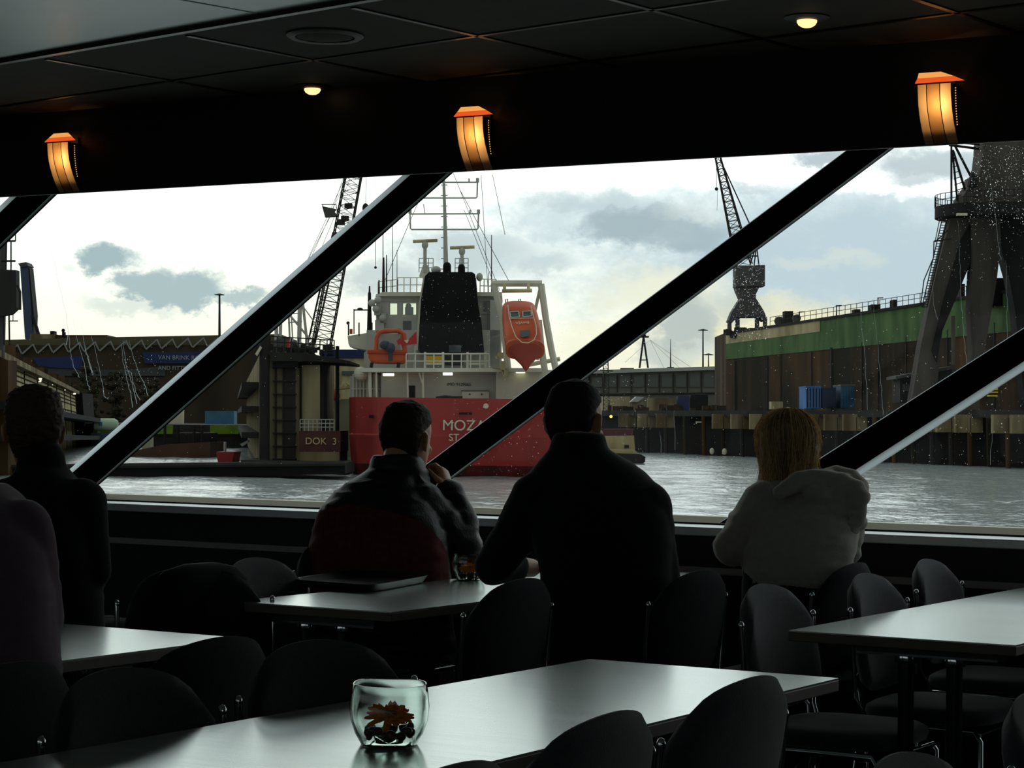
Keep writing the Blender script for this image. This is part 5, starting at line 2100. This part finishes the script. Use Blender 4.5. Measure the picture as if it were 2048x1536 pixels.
def tree(x0, x1, y0, y1, D, lab):
    root = thing('tree', lab, 'tree', at((x0 + x1) / 2, y1, D), 'trees behind the dock basin')
    b = MB()
    c = at((x0 + x1) / 2, y1, D)
    MB().tube([c, at((x0 + x1) / 2, (y0 + y1) / 2, D)], .25, 6).build('trunk', O_dark, root)
    s = D / F
    for k in range(70):
        x = random.gauss((x0 + x1) / 2, (x1 - x0) / 4.5)
        y = random.uniform(y0, y1)
        r = random.uniform(3, 9) * s
        b.ball(at(x, y, D + random.uniform(-2, 2)), (r, r, r * .9), n=6, m=4)
    b.build('crown', O_tree, root)


tree(150, 205, 735, 848, 292, 'dark bare tree just right of the pale dock wall')
tree(212, 252, 745, 848, 304, 'dark tree behind the pale green tank')
tree(265, 330, 760, 848, 296, 'dark tree behind the slanted mullion, left of the cream silo')

# big shed with a saw-tooth edge
sh = thing('warehouse', 'long dark shed with zigzag roof edge and blue name boards', 'building', at(280, 862, 330))
MB().pbox(-60, 690, 560, 870, 330, 40).build('wall', O_brick, sh)
MB().pprism([(-60, 682), (130, 676), (560, 668), (560, 700), (-60, 700)], 331, 39).build('roof', O_roof, sh)
zz = []
x = 30
while x < 470:
    zz += [(x, 704), (x + 12 - 0, 690), (x + 15, 684)]
    x += 31
zb_ = MB()
x = 12
while x < 470:
    yt_ = 690 - (x / 470) * 18
    zb_.pprism([(x, yt_ + 18), (x + 21, yt_), (x + 23, yt_ + 2), (x + 2, yt_ + 21)], 329.6, .4)
    zb_.pprism([(x + 21, yt_), (x + 30, yt_ + 18), (x + 32, yt_ + 17), (x + 23, yt_ - 1)], 329.6, .4)
    x += 31
zb_.build('zigzag_edge', mat('pale_grey_edge', lin(128, 130, 122), .7), sh)
MB().pprism([(66, 716), (165, 712), (165, 738), (76, 734)], 329.5, .5).build('name_board', O_navy, sh)
MB().pprism([(285, 705), (470, 702), (470, 726), (290, 727)], 329.5, .5).build('name_board', O_navy, sh)
MB().pprism([(76, 736), (250, 740), (330, 732), (330, 752), (90, 752)], 329.7, .4).build('grey_band', mat('dark_grey_band', lin(62, 64, 60), .8), sh)
M_dimlet = mat('dim_white_lettering', lin(150, 154, 158), .7)
text('lettering', 'VAN BRINK ROTTERDAM', at(316, 715, 329.4), 8.5 * 330 / F, M_dimlet, sh, ext=.03, align='LEFT', bold=.002)
text('lettering', 'AND FITTERS', at(316, 736, 329.4), 8 * 330 / F, M_dimlet, sh, ext=.03, align='LEFT', bold=.002)
MB().pbox(60, 668, 108, 680, 332, 8).build('roof_house', O_conc, sh)
MB().pbox(108, 670, 214, 684, 333, 8).build('brick_upstand', mat('brick_red', lin(88, 52, 42), .9), sh)
b = MB().pbox(124, 664, 129, 674, 332, 1).ball(at(126.5, 661, 332.4), .28)
b.pbox(100, 662, 108, 669, 332, 2)
b.build('roof_vent', O_black, sh)
bt = thing('bascule_tower', 'tall slate blue slab leaning up beyond the shed at the far left', 'tower', at(58, 680, 420))
MB().pprism([(40, 530), (56, 530), (66, 676), (50, 678)], 420, 4).build('slab', O_slate, bt)
MB().pprism([(56, 533), (59, 536), (68, 630), (66, 676)], 420.2, 3.5).build('edge_girder', O_dark, bt)
MB().pprism([(36, 527), (52, 524), (57, 532), (41, 534)], 419.5, 5).build('cap', O_grey, bt)
MB().tube([at(65, 630, 420), at(78, 672, 420)], .35, 5).build('strut', O_dark, bt)
lc = thing('dockside_crane', 'dark crane cabin and ladders cut off by the left frame edge', 'crane', at(5, 702, 112))
MB().pprism([(-40, 538), (32, 540), (33, 616), (20, 628), (-40, 640)], 112, .8).build('cabin', O_dark, lc)
b = MB()
for x in (12, 22):
    b.tube([at(x, 540, 112.5), at(x, 482, 112.5)], .05, 4)
for y in (482, 522):
    b.tube([at(2, y, 112.5), at(31, y, 112.5)], .05, 4)
b.tube([at(31, 482, 112.5), at(31, 455, 112.5)], .04, 4)
for x in (18, 7):
    b.tube([at(x, 625, 112.5), at(x + 1, 690, 112.5)], .06, 4)
b.tube([at(26, 622, 112.5), at(26, 642, 112.5)], .03, 4).tube([at(20, 642, 112.5), at(36, 642, 112.5)], .03, 4)
b.build('ladder', O_dark, lc)
MB().tube([at(3, 470, 113), at(-2, 716, 113)], .3, 8).build('mast', O_grey, lc)
MB().tube([at(35, 570, 112), at(40, 584, 112), at(40, 620, 112)], .07, 5).build('pipe', O_dark, lc)
lamp_post(439, 590, 680, 310, 'tall lamp post with round head above the zigzag shed', r=.16)

# lattice crane behind the dock
cr = thing('lattice_crane', 'tall lattice boom crane rising behind the dock beside the ship', 'crane', at(650, 705, 190))
DC = 190.
b = MB()
lattice(b, at(643, 690, DC), at(709, 340, DC), 1.55, 1.35, (R0 * .98 + UP * -.2).normalized(), FH, 24, .075, .03)
b.build('boom', O_dark, cr)
b = MB()
lattice(b, at(622, 690, DC + 3), at(672, 470, DC + 2), .62, .62, R0, FH, 16, .06, .025)
b.build('back_mast', O_dark, cr)
MB().pprism([(644, 412), (672, 418), (668, 422), (676, 432), (650, 434)], DC - 1, .8).build('service_cage', O_grey, cr)
b = MB().tube([at(643, 409, DC - 1), at(672, 409, DC - 1)], .04, 4)
for x in (645, 672):
    b.tube([at(x, 409, DC - 1), at(x + 3, 424, DC - 1)], .04, 4)
b.build('cage_rail', O_dark, cr)
b = MB()
for p, q in (((690, 355), (560, 640)), ((694, 355), (575, 620)), ((662, 430), (580, 590)), ((700, 358), (600, 600)), ((688, 352), (660, 432))):
    b.tube([at(*p, DC), at(*q, DC)], .022, 3)
b.build('stay_wires', O_dark, cr)
MB().ball(at(731, 416, DC - 2), (.28, .28, .42)).tube([at(731, 416, DC - 2), at(733, 355, DC - 2)], .02, 3).build('hook_block', O_dark, cr)
b = MB().tube([at(751, 535, DC - 2), at(751, 440, DC - 2)], .03, 4).ball(at(751, 535, DC - 2), .12)
b.build('hanging_line', O_dark, cr)
for x, y in ((697, 412), (690, 437), (682, 445), (672, 470)):
    MB().box(at(x, y, DC - .9), (.5, .5, .45)).build('sheave_box', O_dark, cr)
# white masts of a vessel in the dock
mv = thing('docked_vessel_masts', 'pale masts and derricks of a vessel standing in the dock', 'mast', at(590, 705, 160))
b = MB()
for x0, y0, x1, y1, r in ((598, 702, 600, 602, .16), (560, 702, 562, 615, .12), (564, 612, 618, 676, .09), (552, 612, 553, 692, .14), (615, 692, 605, 600, .10), (580, 690, 577, 620, .07), (586, 690, 582, 620, .05), (604, 610, 640, 660, .05)):
    b.tube([at(x0, y0, 160), at(x1, y1, 160)], r, 6)
for y in (612, 628, 645):
    b.tube([at(576, y, 160), at(604, y - 2, 160)], .04, 4)
b.tube([at(600, 602, 160), at(600, 580, 160)], .04, 4)
b.build('derrick', O_wgrey, mv)
b = MB()
for k in range(16):
    b.box(at(random.uniform(540, 625), random.uniform(688, 704), 160 + random.uniform(-1, 1)), (random.uniform(.3, 1), .5, random.uniform(.3, .9)))
b.build('deck_gear', O_grey, mv)
# beige building between the dock and the ship
bb_ = thing('office_building', 'beige flat roofed building seen between the dock and the ship', 'building', at(715, 862, 340))
MB().pbox(640, 703, 760, 862, 340, 20).build('wall', O_beige, bb_)
MB().pbox(640, 699, 760, 716, 339.5, 20).build('roof_band', O_navy, bb_)
MB().pbox(684, 742, 760, 750, 339.6, .5).build('window_strip', O_glass, bb_)
fp = thing('coaster', 'pale green vessel with walkways moored between the dock and the red ship', 'ship', at(690, 935, 150))
MB().pprism([(640, 800), (735, 796), (735, 925), (640, 925)], 150, 20).build('hull', mat('pale_olive', lin(140, 142, 112), .7, var=.2, vscale=.4), fp)
MB().pprism([(652, 772), (735, 766), (735, 774), (652, 780)], 149.5, 3).build('gangway', O_beige, fp)
b = MB()
for k in range(9):
    b.tube([at(654 + k * 9, 779 - k * .7, 149.4), at(660 + k * 9, 766 - k * .7, 149.4)], .05, 4)
b.build('gangway_rail', O_beige, fp)
for x in (655, 672, 717):
    MB().ball(at(x, 791, 149.4), (.28, .28, .36)).build('life_ring', mat('ring_red', lin(150, 56, 46), .7), fp)
MB().tube([at(692, 765, 149), at(735, 800, 149)], .05, 5).build('stay', O_beige, fp)

# ------------------------------------------------ right hand side: long dock wall
def wtop(x):
    return 665 + (x - 1452) * (605 - 665) / (1850 - 1452)


def wD(x):
    t = (x - 1452) / (1850 - 1452)
    return 1 / (1 / 252. + t * (1 / 210. - 1 / 252.))


XA, XB = 1452, 2140
qw = thing('dock_side_wall', 'huge rusty dock side wall with a green top band on the right', 'dock', at(1650, 900, wD(1650)))
nrm = None


def wallq(xa, ya0, ya1, xb, yb0, yb1, off=0., th=3.):
    p = [at(xa, ya0, wD(xa) - off), at(xb, yb0, wD(xb) - off), at(xb, yb1, wD(xb) - off), at(xa, ya1, wD(xa) - off)]
    return p, FH * th


b = MB()
p, o_ = wallq(XA, wtop(XA), 905, XB, wtop(XB), 930, 0, 14)
MB().prism(p, o_).build('wall_plate', O_rust, qw)
p, o_ = wallq(XA, wtop(XA) + 4, 719, XB, wtop(XB) + 5, wtop(XB) + 90, .15, .2)
MB().prism(p, o_).build('green_band', O_green, qw)
p, o_ = wallq(XA, wtop(XA) + 3, 688, 1640, wtop(1640) + 3, 663, .25, .2)
MB().prism(p, o_).build('beige_band', O_beige, qw)
p, o_ = wallq(XA, wtop(XA) - 1, wtop(XA) + 4, XB, wtop(XB) - 1, wtop(XB) + 5, .5, 3)
MB().prism(p, o_).build('deck_edge', O_dark, qw)
b = MB()
for i in range(15):
    x = XA + 26 + (XB - XA - 30) * i / 14 + random.uniform(-12, 12)
    yt_ = wtop(x) + 60 + random.uniform(-2, 3)
    b.tube([at(x, yt_, wD(x) - .12), at(x, 880, wD(x) - .12)], .07 if i % 4 else .2, 4)
b.build('stiffeners', O_dark, qw)
# guard rail: posts, split so that nothing is one solid mass
b = MB()
N_P = 52
for i in range(N_P + 1):
    x = 1540 + (XB - 1540) * i / N_P
    q_ = at(x, wtop(x), wD(x) - .3)
    b.tube([q_, q_ + UP * .95], .035, 4)
for h in (.5, .95):
    b.tube([at(x, wtop(x), wD(x) - .3) + UP * h for x in (1540, 1700, 1850, XB)], .03, 4)
b.build('guard_rail', O_dark, qw)
for x, w, h, nm in ((1578, 17, 24, 'winch_house'), (1752, 18, 11, 'deck_box'), (1790, 7, 15, 'bollard'), (1715, 12, 7, 'deck_box'), (1925, 10, 26, 'deck_box')):
    MB().pbox(x - w / 2, wtop(x) - h, x + w / 2, wtop(x), wD(x) + 1, 2).build(nm, O_dark, qw)
b = MB()
for x, r in ((1558, 9), (1593, 8)):
    c_ = at(x, wtop(x) - 7, wD(x))
    b.tube([c_ - FH * .4, c_ + FH * .4], r * wD(x) / F, 12)
b.build('cable_drum', O_grey, qw)
for k, (x, yt_, lab) in enumerate(((1599, 624, 'small lamp post on the dock wall above the beige band'), (1673, 611, 'small lamp post midway along the green dock wall'), (1756, 596, 'small lamp post on the dock wall nearest the big grey crane'))):
    lamp_post(x, yt_, wtop(x), wD(x) + 1, lab, 'arm', .06)

# quay in front of it with fenders and piles
def qD(x):
    t = (x - 1210) / (2000 - 1210)
    return 1 / (1 / 250. + t * (1 / 178. - 1 / 250.))


def qy(x, z):
    """pixel row of height z on the quay face"""
    return hor(x) - (z - CAM.z) / qD(x) * F


qu = thing('quay', 'dark timber quay with beige fender blocks under the big dock wall', 'quay', at(1600, 905, qD(1600)))
b = MB().prism([at(1190, qy(1190, 2.9), qD(1190)), at(2140, qy(2140, 2.9), qD(2140)), at(2140, qy(2140, 2.3), qD(2140)), at(1190, qy(1190, 2.3), qD(1190))], FH * 14)
b.build('deck_beam', O_dark, qu)
p = [at(1190, qy(1190, 2.4), qD(1190) + 3), at(2140, qy(2140, 2.4), qD(2140) + 3), at(2140, qy(2140, WATER - 1), qD(2140) + 3), at(1190, qy(1190, WATER - 1), qD(1190) + 3)]
MB().prism(p, FH * 3).build('back_wall', O_black, qu)
x = 1255
fb = []
while x < 2100:
    if not (1590 < x < 1600):
        b = MB()
        w = 17 + (x - 1250) * .014
        if (x // 7) % 3:
            b.pbox(x - w, qy(x, 2.55), x + w, qy(x, 1.05), qD(x) - .3, 1.)
            b.build('fender_block', O_conc, qu)
        b = MB().tube([at(x, qy(x, 2.3), qD(x) - .1), at(x + 2, qy(x, WATER - .6), qD(x) - .1)], .22, 7)
        b.build('pile', O_rust if (x // 5) % 2 else O_dark, qu)
    x += 38
for x, s_ in ((1424, 1), (1449, 1)):
    MB().ball(at(x, qy(x, WATER + .45), qD(x) - .6), (.26, .2, .34)).build('mooring_buoy', O_letter, qu)
MB().pbox(1392, 843, 1411, 845.5, qD(1400) - .4, .3).build('white_beam', O_letter, qu)
for x0, y0, x1, y1, m, lab in ((1612, 774, 1642, 817, O_blue, 'bright blue container standing on the quay, leftmost of three'), (1645, 777, 1672, 816, mat('dark_blue_container', lin(34, 56, 80), .8, var=.3, vscale=.5), 'dark blue container in the middle of the three on the quay'), (1682, 771, 1710, 816, mat('teal_container', lin(52, 96, 124), .8, var=.3, vscale=.5), 'teal container with a rusty top edge on the quay, rightmost of three')):
    cth = thing('shipping_container', lab, 'container', at((x0 + x1) / 2, y1, qD(x0) + 2), 'blue containers on the quay')
    MB().pbox(x0, y0, x1, y1, 206, 5).build('body', m, cth)
    rb2 = MB()
    for k in range(5):
        xx = x0 + (x1 - x0) * (k + .5) / 5
        rb2.pbox(xx - 1, y0 + 3, xx + 1, y1 - 2, 205.9, .1)
    rb2.build('door_ribs', O_dark if x0 < 1640 else m, cth)
    MB().pbox(x0 - .5, y0 - 2, x1 + .5, y0, 205.9, 5.2).build('top_frame', O_conc if x0 > 1680 else m, cth)
yb2 = thing('yellow_cabinet', 'small yellow cabinet on the quay below the big grey crane', 'cabinet', at(1986, 796, qD(1986) + 1))
MB().pbox(1977, 768, 1996, 780, qD(1986) + 1, 1).build('body', O_yellow, yb2)
MB().pbox(1978, 783, 1996, 786, qD(1986) + 1, 1).pbox(1979, 790, 1995, 793, qD(1986) + 1, 1).build('step', O_yellow, yb2)
b = MB()
for x in (1979, 1994):
    b.tube([at(x, 794, qD(1986) + 1.4), at(x, 820.5, qD(1986) + 1.4)], .06, 5)
b.build('stand', O_dark, yb2)
wb = MB().pbox(1543, 803, 1566, 818, qD(1550) + 1, 2)
tag(wb.build('crate', O_beige), 'pale crate on the quay just above the blond hair', 'crate')
hb_ = thing('quay_hut', 'grey hut with two pale windows at the foot of the big crane', 'hut', at(1830, 800, 195))
MB().pprism([(1800, 757), (1905, 735), (1905, 805), (1800, 805)], 196, 4).build('wall', O_dark, hb_)
for x in (1806, 1824):
    MB().pbox(x, 768, x + 12, 782, 195.8, .3).build('window', O_grey, hb_)
MB().pprism([(1792, 752), (1905, 732), (1905, 738), (1792, 758)], 195, 5).build('roof', O_grey, hb_)

# far sheds behind the quay
fs = thing('storage_shed', 'long grey shed behind the quay right of the man in black', 'building', at(1330, 830, 340))
MB().pprism([(1130, 748), (1455, 738), (1455, 862), (1130, 862)], 340, 25).build('wall', mat('grey_cladding', lin(108, 108, 92), .85, col2=lin(84, 80, 64), vscale=.2), fs)
MB().pprism([(1130, 742), (1455, 732), (1455, 739), (1130, 749)], 339, 27).build('roof_edge', O_wgrey, fs)
b = MB()
for k in range(11):
    x = 1150 + k * 28
    b.pbox(x, 752 - (x - 1130) * .03, x + 2.5, 785, 339.8, .3)
b.tube([at(1130, 790, 339.7), at(1455, 786, 339.7)], .16, 4)
b.build('bay_posts', O_dark, fs)
b = MB()
for k in range(11):
    x = 1156 + k * 28
    b.pbox(x, 757 - (x - 1130) * .03, x + 20, 774, 339.75, .2)
b.build('window_band', mat('grimy_glass', lin(84, 88, 78), .4), fs)
for x0, x1, y0, y1, m, nm, lab in ((1205, 1260, 793, 826, O_beige, 'trailer', 'long beige trailer parked below the grey shed'), (1356, 1378, 792, 826, O_navy, 'blue_door', 'navy blue lorry box parked below the grey shed'), (1382, 1416, 790, 826, O_black, 'dark_opening', 'black lorry box parked at the right below the grey shed'), (1296, 1350, 796, 826, O_conc, 'lorry', 'dull beige lorry parked between trailer and blue box')):
    o_ = MB().pbox(x0, y0, x1, y1, 300, 3).build({'blue_door': 'lorry_box', 'dark_opening': 'lorry_box'}.get(nm, nm), m)
    tag(o_, lab, 'vehicle')
lh = thing('gate_hut', 'tiny pitched roof hut standing on the quay behind the man in black', 'hut', at(1275, 818, 290))
MB().pprism([(1263, 803), (1275, 795), (1287, 803), (1287, 825), (1263, 825)], 290, 3).build('wall', O_conc, lh)
MB().pprism([(1261, 804), (1273, 793), (1289, 794), (1276, 804)], 289.5, 4).build('roof', O_wgrey, lh)
b = MB()
for k in range(26):
    x = random.uniform(1215, 1440)
    dx_ = qD(x) + 6 + random.uniform(-2, 2)
    y_ = hor(x) - (2.92 - CAM.z) / dx_ * F
    b.pbox(x, y_ - random.uniform(4, 13), x + random.uniform(5, 20), y_, dx_, 1)
tag(b.build('quay_clutter', O_rust), 'heaps of rusty scrap along the quay edge behind the man in black', 'scrap', kind='stuff')
# plant on the shed roof
for x0, x1, y0, lab in ((1242, 1268, 736, 'low flat roof unit on the grey shed, left of the tripod mast'), (1336, 1348, 734, 'small dark roof unit on the grey shed, right of the tripod mast'), (1428, 1450, 733, 'roof unit at the right end of the grey shed')):
    tag(MB().pbox(x0, y0, x1, 748, 342, 3).build('roof_unit', O_dark), lab, 'roof unit')
tp = thing('tripod_mast', 'tripod mast with a platform on top above the grey shed', 'mast', at(1287, 742, 345))
for x in (1279, 1296):
    MB().tube([at(x, 736, 345), at(1287, 674, 345)], .16, 5).build('leg', O_dark, tp)
MB().pbox(1274, 672, 1298, 675, 345, 1).pbox(1281, 669, 1292, 673, 345, .8).build('platform', O_dark, tp)
MB().tube([at(1281, 720, 345), at(1293, 720, 345)], .08, 4).build('crossbar', O_dark, tp)
b = MB()
for x, y in ((1390, 740), (1330, 740), (1250, 725), (1362, 738)):
    b.tube([at(1300, 680, 345), at(x, y, 345)], .02, 3)
b.build('guy_wires', O_dark, tp)
lamp_post(1406, 661, 738, 345, 'tall lamp post above the right end of the grey shed', r=.12)
lamp_post(1417, 710, 738, 360, 'short distant lamp post next to the tall one above the grey shed', r=.10)
am = MB().tube([at(1341, 742, 346), at(1341, 678, 346)], [.12, .04], 5)
tag(am.build('radio_mast', O_dark), 'thin radio mast on the grey shed right of the tripod', 'mast')
lm = thing('lattice_mast', 'slim lattice mast right behind the head of the man in black', 'mast', at(1213, 830, 240))
b = MB()
lattice(b, at(1213, 832, 240), at(1211, 706, 240), .65, .5, R0, FH, 16, .05, .022)
b.build('mast', O_dark, lm)
MB().tube([at(1200, 740, 241), at(1226, 742, 241)], .06, 4).build('crossbar', O_dark, lm)
hl = MB().ball(at(1222, 833, 200), .13)
tag(hl.build('harbour_light', emit('orange_lamp', (1, .45, .05, 1), 3)), 'small orange harbour light beside the ear of the man in black', 'lamp')
# small launch half hidden behind the man in black
la = thing('motor_launch', 'small cream work boat half hidden by the man in black', 'boat', at(1245, 925, 172))
MB().pprism([(1180, 905), (1280, 908), (1291, 914), (1290, 924), (1282, 929), (1180, 929)], 172, 5).build('hull', O_dark, la)
MB().pprism([(1180, 897), (1268, 899), (1284, 912), (1180, 912)], 172.3, 4.2).build('deck_edge', O_beige, la)
MB().pprism([(1195, 872), (1268, 871), (1270, 900), (1195, 900)], 173, 3).build('wheelhouse', O_beige, la)
MB().pbox(1190, 858, 1266, 871, 173, 3).build('wheelhouse_roof', mat('maroon_paint', lin(84, 44, 42), .7), la)
MB().pbox(1249, 890, 1258, 896, 172.9, .1).build('porthole', O_dark, la)

# ------------------------------------------------ small slewing crane at the wall's end
sc_ = thing('jib_crane', 'slender jib crane on four legs at the left end of the dock wall', 'crane', at(1496, 668, 250))
DJ = 250.
for x0, x1, y1 in ((1459, 1477, 640), (1475, 1481, 635), (1514, 1511, 635), (1530, 1517, 632)):
    MB().tube([at(x0, 670, DJ), at(x0, y1 + 4, DJ), at(x1 if x0 in (1459, 1530) else x0, 628, DJ)], .26, 6).build('leg', O_grey, sc_)
MB().pprism([(1457, 642), (1464, 624), (1480, 598), (1513, 598), (1528, 622), (1535, 640), (1528, 642), (1518, 634), (1474, 634), (1464, 646)], DJ - .5, 3).build('portal', O_grey, sc_)
MB().pprism([(1481, 598), (1474, 582), (1471, 572), (1530, 572), (1519, 574), (1512, 588), (1512, 598)], DJ - .2, 2.6).build('neck', O_grey, sc_)
MB().pprism([(1471, 531), (1530, 530), (1530, 572), (1471, 573)], DJ - .5, 3).build('machinery_house', O_grey, sc_)
b = MB()
lattice(b, at(1488, 532, DJ + .5), at(1435, 312, DJ + .5), 1.75, .55, (R0 * .97 + UP * .24).normalized(), FH, 17, .085, .04)
b.build('jib', O_dark, sc_)
b = MB()
for p, q in (((1508, 532), (1513, 490)), ((1518, 532), (1513, 490)), ((1500, 530), (1512, 492)), ((1513, 490), (1498, 445)), ((1498, 445), (1440, 318)), ((1513, 492), (1480, 470)), ((1516, 512), (1500, 512))):
    b.tube([at(*p, DJ + .8), at(*q, DJ + .8)], .08, 4)
b.build('stay_frame', O_dark, sc_)
b = MB().tube([at(1433, 315, DJ), at(1433, 375, DJ)], .03, 4).ball(at(1433, 378, DJ), .2).tube([at(1435, 380, DJ), at(1434, 421, DJ)], .02, 4)
b.build('hoist_line', O_dark, sc_)
b = MB()
for k in range(22):
    b.box(at(random.uniform(1455, 1540), random.uniform(660, 678), DJ - 1 + random.uniform(0, 2)), (random.uniform(.3, .9), .5, random.uniform(.3, .9)))
b.build('base_gear', O_dark, sc_)

# ------------------------------------------------ the big grey portal crane at the right
DB = 193.
bc = thing('portal_crane', 'massive dark portal crane with ring platform at the right edge', 'crane', at(1960, 760, DB))
M_bc = mat('weathered_crane_steel', lin(86, 80, 72), .85, spec=.15, col2=lin(52, 48, 44), vscale=.5, stretch=(1, 1, .12))
M_bcd = mat('dark_crane_steel', lin(40, 39, 38), .85, spec=.15, var=.3, vscale=.5)
for px, m, d, t in (([(1902, 436), (1945, 436), (1945, 516), (1906, 611), (1885, 661), (1870, 822), (1820, 822), (1842, 690), (1858, 614), (1873, 545), (1886, 494)], M_bc, DB - 2, 2.2),
                    ([(1944, 436), (2000, 436), (2001, 494), (1994, 557), (1986, 606), (1971, 690), (1958, 820), (1936, 820), (1946, 700), (1941, 617), (1946, 516)], M_bc, DB - 3, 2.2),
                    ([(2000, 436), (2075, 436), (2090, 560), (2090, 800), (2050, 800), (2036, 690), (2030, 620), (2018, 555), (2003, 502)], M_bcd, DB - 1, 2.2),
                    ([(1922, 480), (1945, 440), (1945, 516), (1906, 611), (1884, 662), (1874, 725), (1864, 700), (1888, 600)], M_bcd, DB - 2.3, 1)):
    MB().pprism(px, d, t).build('leg', m, bc)
# ring platform: ellipse seen from below
b = MB()
cpl = at(1990, 432, DB - 1)
RP = 118 * DB / F
b.lathe([(RP * .3, -.1), (RP, -.25), (RP, .75), (RP * .3, .9)], cpl, 36)
b.build('ring_platform', M_bcd, bc)
b = MB()
for k in range(40):
    a = 2 * PI * k / 40
    p_ = cpl + V((math.cos(a), math.sin(a), 0)) * RP
    q_ = cpl + V((math.cos(a + 2 * PI / 40), math.sin(a + 2 * PI / 40), 0)) * RP
    b.tube([p_ + UP * .7, p_ + UP * 1.75], .035, 4)
    for h in (1.25, 1.75):
        b.tube([p_ + UP * h, q_ + UP * h], .03, 4)
b.build('platform_rail', M_bcd, bc)
MB().pprism([(1926, 432), (1926, 392), (1944, 366), (1948, 350), (1960, 352), (1966, 300), (1968, 240), (2110, 240), (2110, 432)], DB - 1.6, 4).build('slewing_tower', M_bc, bc)
MB().pprism([(1938, 372), (1943, 350), (1946, 340), (1950, 350), (1954, 372)], DB - 2, .8).build('winch_stack', M_bcd, bc)
b = MB()
b.tube([at(1903, 285, DB), at(1903, 408, DB)], .10, 5).tube([at(1905, 300, DB), at(1915, 402, DB)], .10, 5)
b.tube([at(1906, 300, DB), at(1932, 385, DB)], .12, 5).tube([at(1910, 292, DB), at(1944, 358, DB)], .12, 5)
b.tube([at(1898, 290, DB), at(1975, 300, DB)], .12, 5).tube([at(1912, 285, DB), at(1970, 290, DB)], .10, 5)
for k in range(8):
    b.tube([at(1903 + k * 1.2, 310 + k * 12, DB), at(1906 + k * 3.4, 310 + k * 11, DB)], .04, 4)
b.build('rigging', M_bcd, bc)
# stair up the left leg
b = MB()
A, B = at(1889, 440, DB - 3), at(1849, 614, DB - 3)
sd_ = R0 * .22
for s_ in (-1, 1):
    b.tube([A + sd_ * s_, B + sd_ * s_], .05, 4)
for k in range(34):
    p_ = A.lerp(B, k / 33)
    b.tube([p_ - sd_, p_ + sd_], .035, 4)
b.build('ladder', M_bcd, bc)
b = MB()
b.tube([at(1879, 440, DB - 3), at(1870, 484, DB - 3)], .04, 4).tube([at(1868, 482, DB - 3), at(1867, 515, DB - 3), at(1848, 560, DB - 3), at(1841, 612, DB - 3)], .05, 4)
b.tube([at(1868, 482, DB - 3), at(1902, 478, DB - 3)], .05, 4).tube([at(1870, 484, DB - 3), at(1896, 460, DB - 3)], .05, 4)
b.build('ladder_rail', M_bcd, bc)
MB().pbox(1914, 426, 1935, 431, DB - 5.4, .3).build('lamp_box', O_letter, bc)
MB().tube([at(1906, 632, DB - 4), at(1907, 730, DB - 4)], .18, 6).build('cable_pipe', M_bc, bc)
MB().pprism([(1985, 556), (2020, 556), (2030, 610), (1985, 612)], DB + 4, 3).build('cable_reel_house', M_bcd, bc)

# lettering and hair strands become plain meshes
bpy.context.view_layer.update()
dg = bpy.context.evaluated_depsgraph_get()
for o in [o for o in sc.objects if o.type in {'FONT', 'CURVE'}]:
    me = bpy.data.meshes.new_from_object(o.evaluated_get(dg))
    nm = o.name
    o_keys = {k_: o[k_] for k_ in o.keys() if k_ in ('label', 'kind', 'group', 'category')}
    n = bpy.data.objects.new('tmp', me)
    n.parent = o.parent
    n.matrix_local = o.matrix_local.copy()
    bpy.data.objects.remove(o)
    for k_ in o_keys:
        n[k_] = o_keys[k_]
    n.name = nm
    me.name = nm
    COL.objects.link(n)
